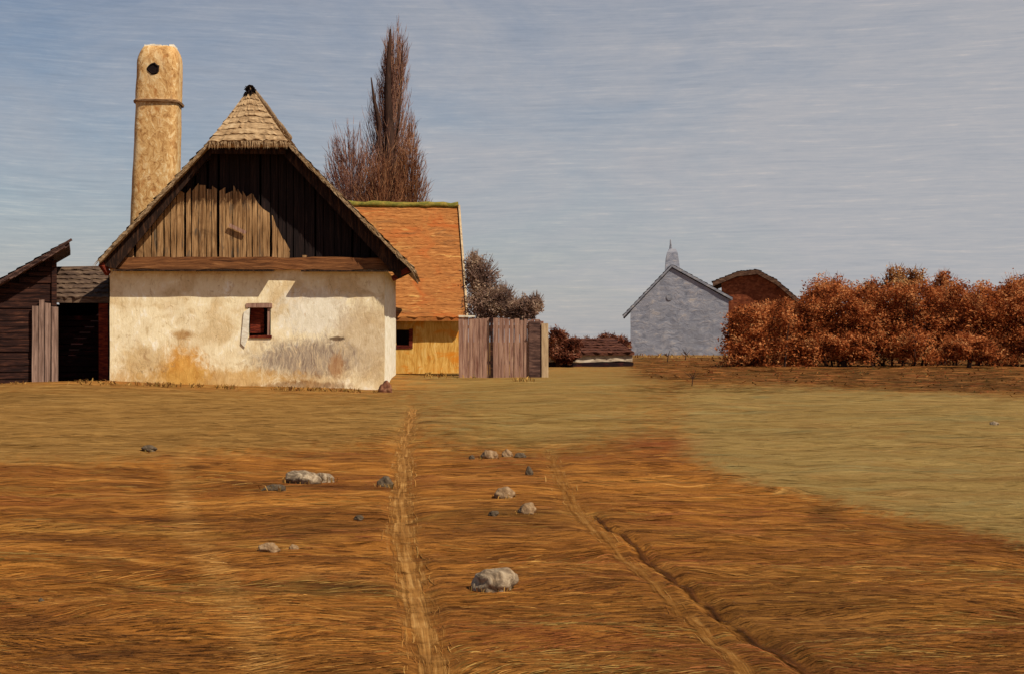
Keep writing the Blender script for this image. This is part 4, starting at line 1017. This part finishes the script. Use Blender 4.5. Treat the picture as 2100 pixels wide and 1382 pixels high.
# matted dry grass: flat-lying strands
def strands():
    m, g, b = new_mat('dry_grass_strands', .95, .05)
    g.put(b.inputs['Base Color'], g.n('ShaderNodeAttribute', attribute_name='col').outputs['Color'])
    N = 100000
    px = RNG.uniform(-250, 2350, N); py = 790+(1470-790)*RNG.random(N)**.9; py[:16000] = RNG.uniform(733, 805, 16000); px[:16000] = RNG.uniform(1290, 2350, 16000)
    y = F*CAMZ/(py-HY)
    for _ in range(8): y = .4*y+.6*F*(CAMZ-gz((px-CX)/F*y, y))/(py-HY)
    x = (px-CX)/F*y
    R = regions(x, y)
    pal = dict(base=[(106, 66, 27), (130, 82, 34), (150, 100, 44), (172, 122, 60), (82, 50, 21), (134, 78, 32), (114, 80, 36)], olive=[(104, 80, 38), (132, 102, 52), (156, 122, 66), (88, 62, 28)], red=[(112, 62, 30), (132, 76, 38), (94, 50, 25), (148, 92, 50)], umber=[(64, 38, 18), (84, 50, 22), (102, 62, 28), (126, 82, 40)], faint=[(140, 98, 48), (162, 116, 60), (176, 132, 74)], strip=[(122, 88, 44), (146, 108, 56), (160, 122, 68), (108, 76, 36)], mid=[(116, 90, 46), (136, 108, 58), (150, 120, 70), (104, 78, 38)],
               field=[(118, 92, 50), (136, 110, 62), (150, 122, 72), (126, 92, 48)], path=[(140, 92, 42), (156, 108, 52), (176, 130, 70), (126, 80, 36)], scrub=[(70, 52, 26), (110, 68, 32), (140, 86, 42), (52, 44, 22), (160, 106, 58), (124, 66, 36)])
    lin = {k: np.array([L(*c)[:3] for c in v]) for k, v in pal.items()}
    ch = np.full(N, 'base', dtype='<U8')
    for k in ('strip', 'mid', 'field', 'scrub'): ch[RNG.random(N) < R[k]] = k
    dn = np.array([mnoise.noise(Vector((a_*.9, b_*2.4, 7.7))) for a_, b_ in zip(x, y)])
    for nm, off in (('umber', 11.3), ('red', 23.1), ('olive', 37.9)):
        q = np.array([mnoise.fractal(Vector((a_*.5, b_*1.4, off)), 1.0, 2.0, 3) for a_, b_ in zip(x, y)]); ch[(ch == 'base') & (q+RNG.normal(0, .12, N) > .22)] = nm
    fl = (RNG.random(N) < .4*R['faint']); ch[fl & (y < 20)] = 'faint'
    patchy = 1+.35*dn
    onp = RNG.random(N) < np.maximum(R['main'], .45*R['side']); ch[onp] = 'path'
    keep = ~((R['groove'] > .5) & (RNG.random(N) < .8)) & ~((R['main'] > .35) & ~onp & (RNG.random(N) < .8)) & ~((R['side'] > .6) & ~onp & (RNG.random(N) < .5)) & ~((y < 14) & (RNG.random(N) < .55)) & ~(onp & (RNG.random(N) < .45)) & ~((py < 788) & (R['scrub'] < .4)) & ~(np.isin(ch, ['field', 'mid']) & (RNG.random(N) < .45))
    ang = RNG.normal(0, .09, N)+.32*np.sin(x*.7+y*.35)*np.clip(1-y/40, 0, 1)+.9*dn*np.clip(1-y/24, 0, 1)+.5*np.array([mnoise.noise(Vector((a_*2.6, b_*3.4, 2.2))) for a_, b_ in zip(x, y)])*np.clip(1-y/24, 0, 1)
    for nm in ('main', 'side'):                                       # strands on the tracks lie along them
        q = PATHS[nm]; G_ = [onground(p[0], p[1]) for p in q]; dirs = [math.atan2(G_[i].y-G_[i+1].y, G_[i].x-G_[i+1].x) for i in range(len(q)-1)]
        k = onp & (R[nm] > .3); yc = [(q[i][1]+q[i+1][1])/2 for i in range(len(q)-1)]
        ang[k] = np.interp(py[k], yc, dirs)+RNG.normal(0, .06, k.sum())
    x, y, ang, ch, onp, patchy = x[keep], y[keep], ang[keep], ch[keep], onp[keep], patchy[keep]; n = len(x)
    s_ = y/F; near = np.clip(1.25-y/30, .55, 1.15)
    ln = RNG.uniform(12, 58, n)*s_; ln[onp] = (RNG.uniform(16, 50, n)*s_*np.minimum(y/1.2, 6)*.45)[onp]
    wd = RNG.uniform(.55, 1.5, n)*s_*near; wd[onp] *= .8
    d = np.stack([np.cos(ang), np.sin(ang)], 1); nn = np.stack([-d[:, 1], d[:, 0]], 1)
    bend = RNG.normal(0, .04, n)*ln; hgt = RNG.uniform(.001, .004, n)+wd*.4; roll = RNG.uniform(-.5, .5, n)
    cols = np.zeros((n, 3))
    for k, v in lin.items():
        m_ = ch == k; cols[m_] = v[RNG.integers(len(v), size=m_.sum())]
    cols *= (RNG.uniform(.9, 1.12, n)*patchy)[:, None]
    P = []
    for k in range(4):
        u = k/3; q = np.stack([x, y], 1)+d*(ln*(u-.5))[:, None]+nn*(bend*math.sin(u*math.pi))[:, None]
        z = gnd_z(q[:, 0], q[:, 1])+hgt*(.3+.7*math.sin(u*math.pi)); hw = wd*(.3+.7*math.sin((.12+u*.78)*math.pi))
        dxy = nn*(hw*np.cos(roll))[:, None]; dz = hw*np.sin(roll)*.6
        P += [np.concatenate([q-dxy, (z-dz)[:, None]], 1), np.concatenate([q+dxy, (z+dz)[:, None]], 1)]
    V = np.stack(P, 1).reshape(-1, 3); base = np.arange(n)[:, None]*8
    Qs = np.concatenate([np.concatenate([base+2*k, base+2*k+1, base+2*k+3, base+2*k+2], 1)[:, None, :] for k in range(3)], 1).reshape(-1, 4)
    C4 = np.repeat(np.concatenate([cols, np.ones((n, 1))], 1), 3, 0)
    o = nmesh('dry_grass', V, Qs, m, color=C4); tag(o, 'matted dry ochre grass strands lying over the field', 'grass', kind='stuff')
strands()

# low scrub in front of the hedge and weeds at the wall feet
def tufts(name, label, cat, N, sampler, pal, hpx, wide=1.0, spread=.9):
    m, g, b = new_mat(name+'_blades', .9, .1)
    g.put(b.inputs['Base Color'], g.n('ShaderNodeAttribute', attribute_name='col').outputs['Color'])
    lin = np.array([L(*c)[:3] for c in pal]); V, Qs, Cs = [], [], []
    for i in range(N):
        px, py = sampler(); p = onground(px, py); s = p.y/F; h = RNG.uniform(*hpx)*s; w = RNG.uniform(.8, 1.8)*s*wide
        dx, dy = RNG.normal(0, spread)*h, RNG.normal(0, .5)*h; c = lin[RNG.integers(len(lin))]*RNG.uniform(.8, 1.2); n = len(V)
        V += [(p.x-w, p.y, p.z-.03), (p.x+w, p.y, p.z-.03), (p.x+dx*.5+w*.7, p.y+dy*.5, p.z+h*.7), (p.x+dx*.5-w*.7, p.y+dy*.5, p.z+h*.7), (p.x+dx+w*.2, p.y+dy, p.z+h*.9), (p.x+dx-w*.2, p.y+dy, p.z+h*.9)]
        Qs += [(n, n+1, n+2, n+3), (n+3, n+2, n+4, n+5)]; Cs += [(*c, 1)]*2
    tag(nmesh(name, V, Qs, m, color=Cs), label, cat, kind='stuff')
def scrub_s():
    while True:
        px = RNG.uniform(1290, 2350); py = RNG.uniform(731, 815)
        if inpoly(np.array([px]), np.array([py+RNG.normal(0, 4)]), POLY['scrub'])[0]: return px, py
tufts('scrub', 'dark olive and orange scrub grass along the foot of the autumn hedge', 'undergrowth', 600, scrub_s, [(80, 56, 28), (104, 68, 32), (134, 84, 40), (84, 70, 36), (120, 66, 34)], (2, 6), 1.3, 2.6)
STONES = [(1014, 1184, 88, 52), (622, 973, 70, 32), (664, 972, 46, 24), (560, 993, 46, 17), (789, 985, 30, 26), (1003, 930, 36, 22), (1036, 1008, 40, 25), (1080, 1044, 36, 24), (552, 1122, 46, 21), (305, 922, 30, 14)]
def weeds_s():
    k = RNG.random()
    if k > .80:
        a = STONES[RNG.integers(len(STONES))]; return a[0]+RNG.uniform(-.6, .6)*a[2], a[1]+a[3]*RNG.uniform(.36, .52)
    k /= .8
    while True:
        px = RNG.uniform(-60, 1125)
        if mnoise.noise(Vector((px*.021, 3.3, 0)))+.5*mnoise.noise(Vector((px*.09, 1.3, 0))) > RNG.uniform(-.1, .5): break
    if k < .92 and px < 225: return px, 783+RNG.uniform(-1, 6)
    if k < .92 and px < 800: return px, np.interp(px, [225, 800], [785, 803])+RNG.uniform(0, 5)
    if k < .92: return px, np.interp(px, [805, 950, 1125], [768, 770, 780])+RNG.uniform(0, 6)
    px = RNG.uniform(1300, 1500); return px, 729+RNG.uniform(0, 5)
tufts('weeds', 'short dry weeds growing along the feet of the walls', 'weeds', 1100, weeds_s, [(126, 92, 44), (150, 112, 56), (104, 82, 40), (172, 132, 72), (120, 78, 40)], (2, 9), .8)

# ------------------------------------------------------------------ stones
def rock_material(name, stops, macro=None):
    return streak(name, stops, (9, 9, 9), detail=8, dist=1.2, bmp=.9, bd=.02, macro=macro)
rm = [rock_material('pale_stone', [(.3, (64, 52, 42)), (.44, (116, 98, 78)), (.55, (158, 138, 112)), (.7, (194, 180, 158))], [((1.3, 1.3, 3), (150, 116, 78), .5, .68)]),
      rock_material('ochre_stone', [(.3, (84, 62, 42)), (.48, (134, 106, 76)), (.65, (168, 142, 110))]),
      rock_material('dark_stone', [(.3, (44, 36, 28)), (.5, (86, 72, 56)), (.7, (128, 110, 88))])]
def stone(px, py, w, h, mi, label, cat='stone', tall=1.0, name='field_stone', seed=None):
    """px, py: centre of the stone in the photo; w, h its size there"""
    p = onground(px, py+h*.42); s = p.y/F; rx, rz = w/2*s, h*s*.62*tall
    bm = bmesh.new(); bmesh.ops.create_icosphere(bm, subdivisions=4, radius=1.0); sd = (seed or px)*.137
    for v in bm.verts:
        c = v.co.copy(); n = mnoise.noise(c*1.1+Vector((sd, 1, 2)))*.34+mnoise.noise(c*2.7+Vector((sd, 5, 2)))*.16+mnoise.noise(c*7+Vector((sd, 9, 2)))*.05
        k = 1+n; v.co = Vector((c.x*rx*k, c.y*rx*.8*k, c.z*rz*k))
    o = obj(name, bm, rm[mi], smooth=True, M=Matrix.Translation(Vector((p.x, p.y+rx*.3, float(gnd_z(p.x, p.y+rx*.3))+rz*.28))) @ Matrix.Rotation(random.uniform(-.4, .4), 4, 'Z'))
    tag(o, label, cat, 'stones scattered over the field'); return o
stone(1014, 1184, 88, 52, 0, 'largest pale boulder lying in the foreground grass beside the trodden path')
stone(622, 973, 70, 32, 0, 'long pale whitish stone, biggest of the cluster across the path')
stone(664, 972, 46, 24, 0, 'pinkish pale stone touching the end of the long whitish stone')
stone(560, 993, 46, 17, 2, 'flat dark stone just below the long whitish stone')
stone(789, 985, 30, 26, 2, 'dark grey lump of stone right at the edge of the trodden path')
stone(1003, 930, 36, 22, 1, 'grey-tan stone, largest in the short row below the greenish meadow')
stone(968, 936, 13, 10, 2, 'tiny dark stone at the path-side end of the short row')
stone(1040, 928, 22, 17, 1, 'small tan stone in the middle of the short row')
stone(1068, 932, 26, 12, 2, 'small flat dark stone at the end of the short row, farthest from the path')
stone(1085, 965, 17, 19, 2, 'upright narrow dark stone next to the faint side track', tall=1.0)
stone(1036, 1008, 40, 25, 1, 'ochre-brown stone with dark rim midway between the short row and the boulder')
stone(1080, 1044, 36, 24, 1, 'rough brown stone below the ochre-brown one, towards the side track')
stone(1012, 1053, 20, 12, 2, 'small dark stone beside the rough brown one')
stone(552, 1122, 46, 21, 1, 'tan oblong stone with dark end lying alone in the rusty grass')
stone(601, 1118, 20, 13, 1, 'small tan stone next to the lone oblong stone')
stone(305, 922, 30, 14, 2, 'dull brown stone in the grass in front of the cottage, farthest from the path')
stone(736, 1052, 20, 11, 2, 'small dark stone half sunk in the grass near the path bend')
stone(2040, 868, 16, 8, 0, 'tiny white stone out on the pale field')
stone(84, 1243, 12, 8, 2, 'tiny dark pebble in the foreground grass away from all others')
# reddish guard stone at the cottage corner
stone(790, 794, 30, 24, 1, 'reddish low guard stone at the foot of the cottage corner', 'guard stone', 1.1, 'guard_stone', seed=31).data.materials[0] = MAT['guard']
bpy.data.objects['guard_stone'].pop('group', None)
# dead stalks before the grey house
for px, py, lab in ((1418, 792, 'dark dead weed stalk at the meadow corner below the grey house'), (1405, 738, 'dry forked stalk standing in front of the grey house wall'), (1368, 742, 'thin leaning stalk below the grey house chimney')):
    p = onground(px, py); o = thing('dead_stalk', lab, 'weed', Matrix.Translation(p)); s = p.y/F; t = Tubes()
    h = (24 if py < 780 else 34)*s
    t.add([(0, 0, -.05), (.1*h, 0, h*.5), (RNG.normal(0, .15)*h, 0, h)], [1.1*s, .9*s, .4*s], 5, .1); t.build('stem', MAT['bark'], o)
    t = Tubes()
    for k in range(5): t.add([(.08*h, 0, h*.45), (RNG.normal(0, .3)*h, RNG.normal(0, .2)*h, h*RNG.uniform(.6, 1))], [.7*s, .3*s], 4, .1)
    t.build('twigs', MAT['bark'], o)

# ------------------------------------------------------------------ light, sky, camera
sd = (Matrix.Rotation(ROT, 3, 'Z') @ Vector((1.20, -1.0, 1.85))).normalized()
EL_, AZ = math.asin(sd.z), math.atan2(sd.x, sd.y)
sun = bpy.data.lights.new('sun', 'SUN'); sun.energy = 5.0; sun.angle = math.radians(.5); sun.color = (1.0, .90, .74)
so = bpy.data.objects.new('sun', sun); COL.objects.link(so); so.rotation_euler = (-sd).to_track_quat('-Z', 'Y').to_euler(); so.location = (20, -10, 30)
wd = bpy.data.worlds.new('World'); S.world = wd; wd.use_nodes = True; g = G(wd.node_tree)
bg = g.nodes['Background']; bg.inputs['Strength'].default_value = 0.08
sky = g.n('ShaderNodeTexSky', sky_type='NISHITA'); sky.sun_disc = False; sky.sun_elevation = EL_; sky.sun_rotation = AZ; sky.air_density = 1.0; sky.dust_density = 0.5; sky.ozone_density = 2.0
p = g.n('ShaderNodeTexCoord').outputs['Generated']
w = g.vmath('SCALE', g.vmath('SUBTRACT', g.noise(p, 3.2, 2, color=True), (.5, .5, .5))); w.node.inputs['Scale'].default_value = 0.018
pw = g.vmath('ADD', p, w)
n1 = g.math('ADD', g.math('MULTIPLY', g.noise(g.map(pw, (14, 14, 240)), 1, 8, .74, .5), .7), g.math('MULTIPLY', g.noise(g.map(p, (60, 60, 180)), 1, 6, .7, .6), .3))
n2 = g.noise(g.map(pw, (26, 26, 620), rot=(0, .02, 0)), 1, 5, .7, .3)
n3 = g.noise(g.map(p, (3.4, 3.4, 10), loc=(1.7, .3, 0)), 1, 7, .66, .9)
dx = g.n('ShaderNodeSeparateXYZ'); g.put(dx.inputs[0], p)
cover = g.math('MULTIPLY', g.math('ADD', g.math('ADD', .72, g.math('MULTIPLY', dx.outputs[0], 1.0)), g.math('MULTIPLY', g.math('SUBTRACT', n3, .5), 1.5), clamp=True), g.math('SUBTRACT', 1.0, g.step(dx.outputs[2], .28, .6)))
cover = g.math('MAXIMUM', cover, g.math('MULTIPLY', g.math('SUBTRACT', 1.0, g.step(dx.outputs[2], .0, .17)), .85))   # thin cloud thickening towards the east
f = g.math('ADD', g.math('MULTIPLY', n1, .6), g.math('MULTIPLY', n2, .4))
cl = g.ramp(f, [(.26, (3.8, 3.9, 4.3, 1)), (.44, (4.75, 4.78, 5.1, 1)), (.56, (5.3, 5.15, 5.3, 1)), (.72, (7.4, 6.5, 6.0, 1))])
blue = g.mix(1.0, sky.outputs[0], g.ramp(f, [(.28, (.62, .62, .64, 1)), (.5, (.78, .77, .79, 1)), (.72, (1.2, 1.05, .95, 1))]), 'MULTIPLY')
c = g.mix(g.math('MULTIPLY', cover, .9), blue, cl)
g.put(bg.inputs['Color'], c)

cam = bpy.data.cameras.new('camera'); cam.sensor_width = 36; cam.lens = F/2100*36; cam.shift_y = -(691-HY)/2100; cam.clip_end = 6000; cam.clip_start = .05
co = bpy.data.objects.new('camera', cam); COL.objects.link(co); co.location = (0, 0, CAMZ); co.rotation_euler = (math.pi/2, 0, 0); S.camera = co
S.view_settings.view_transform = 'Standard'; S.view_settings.look = 'None'; S.view_settings.exposure = 0.12; S.view_settings.gamma = 1.0
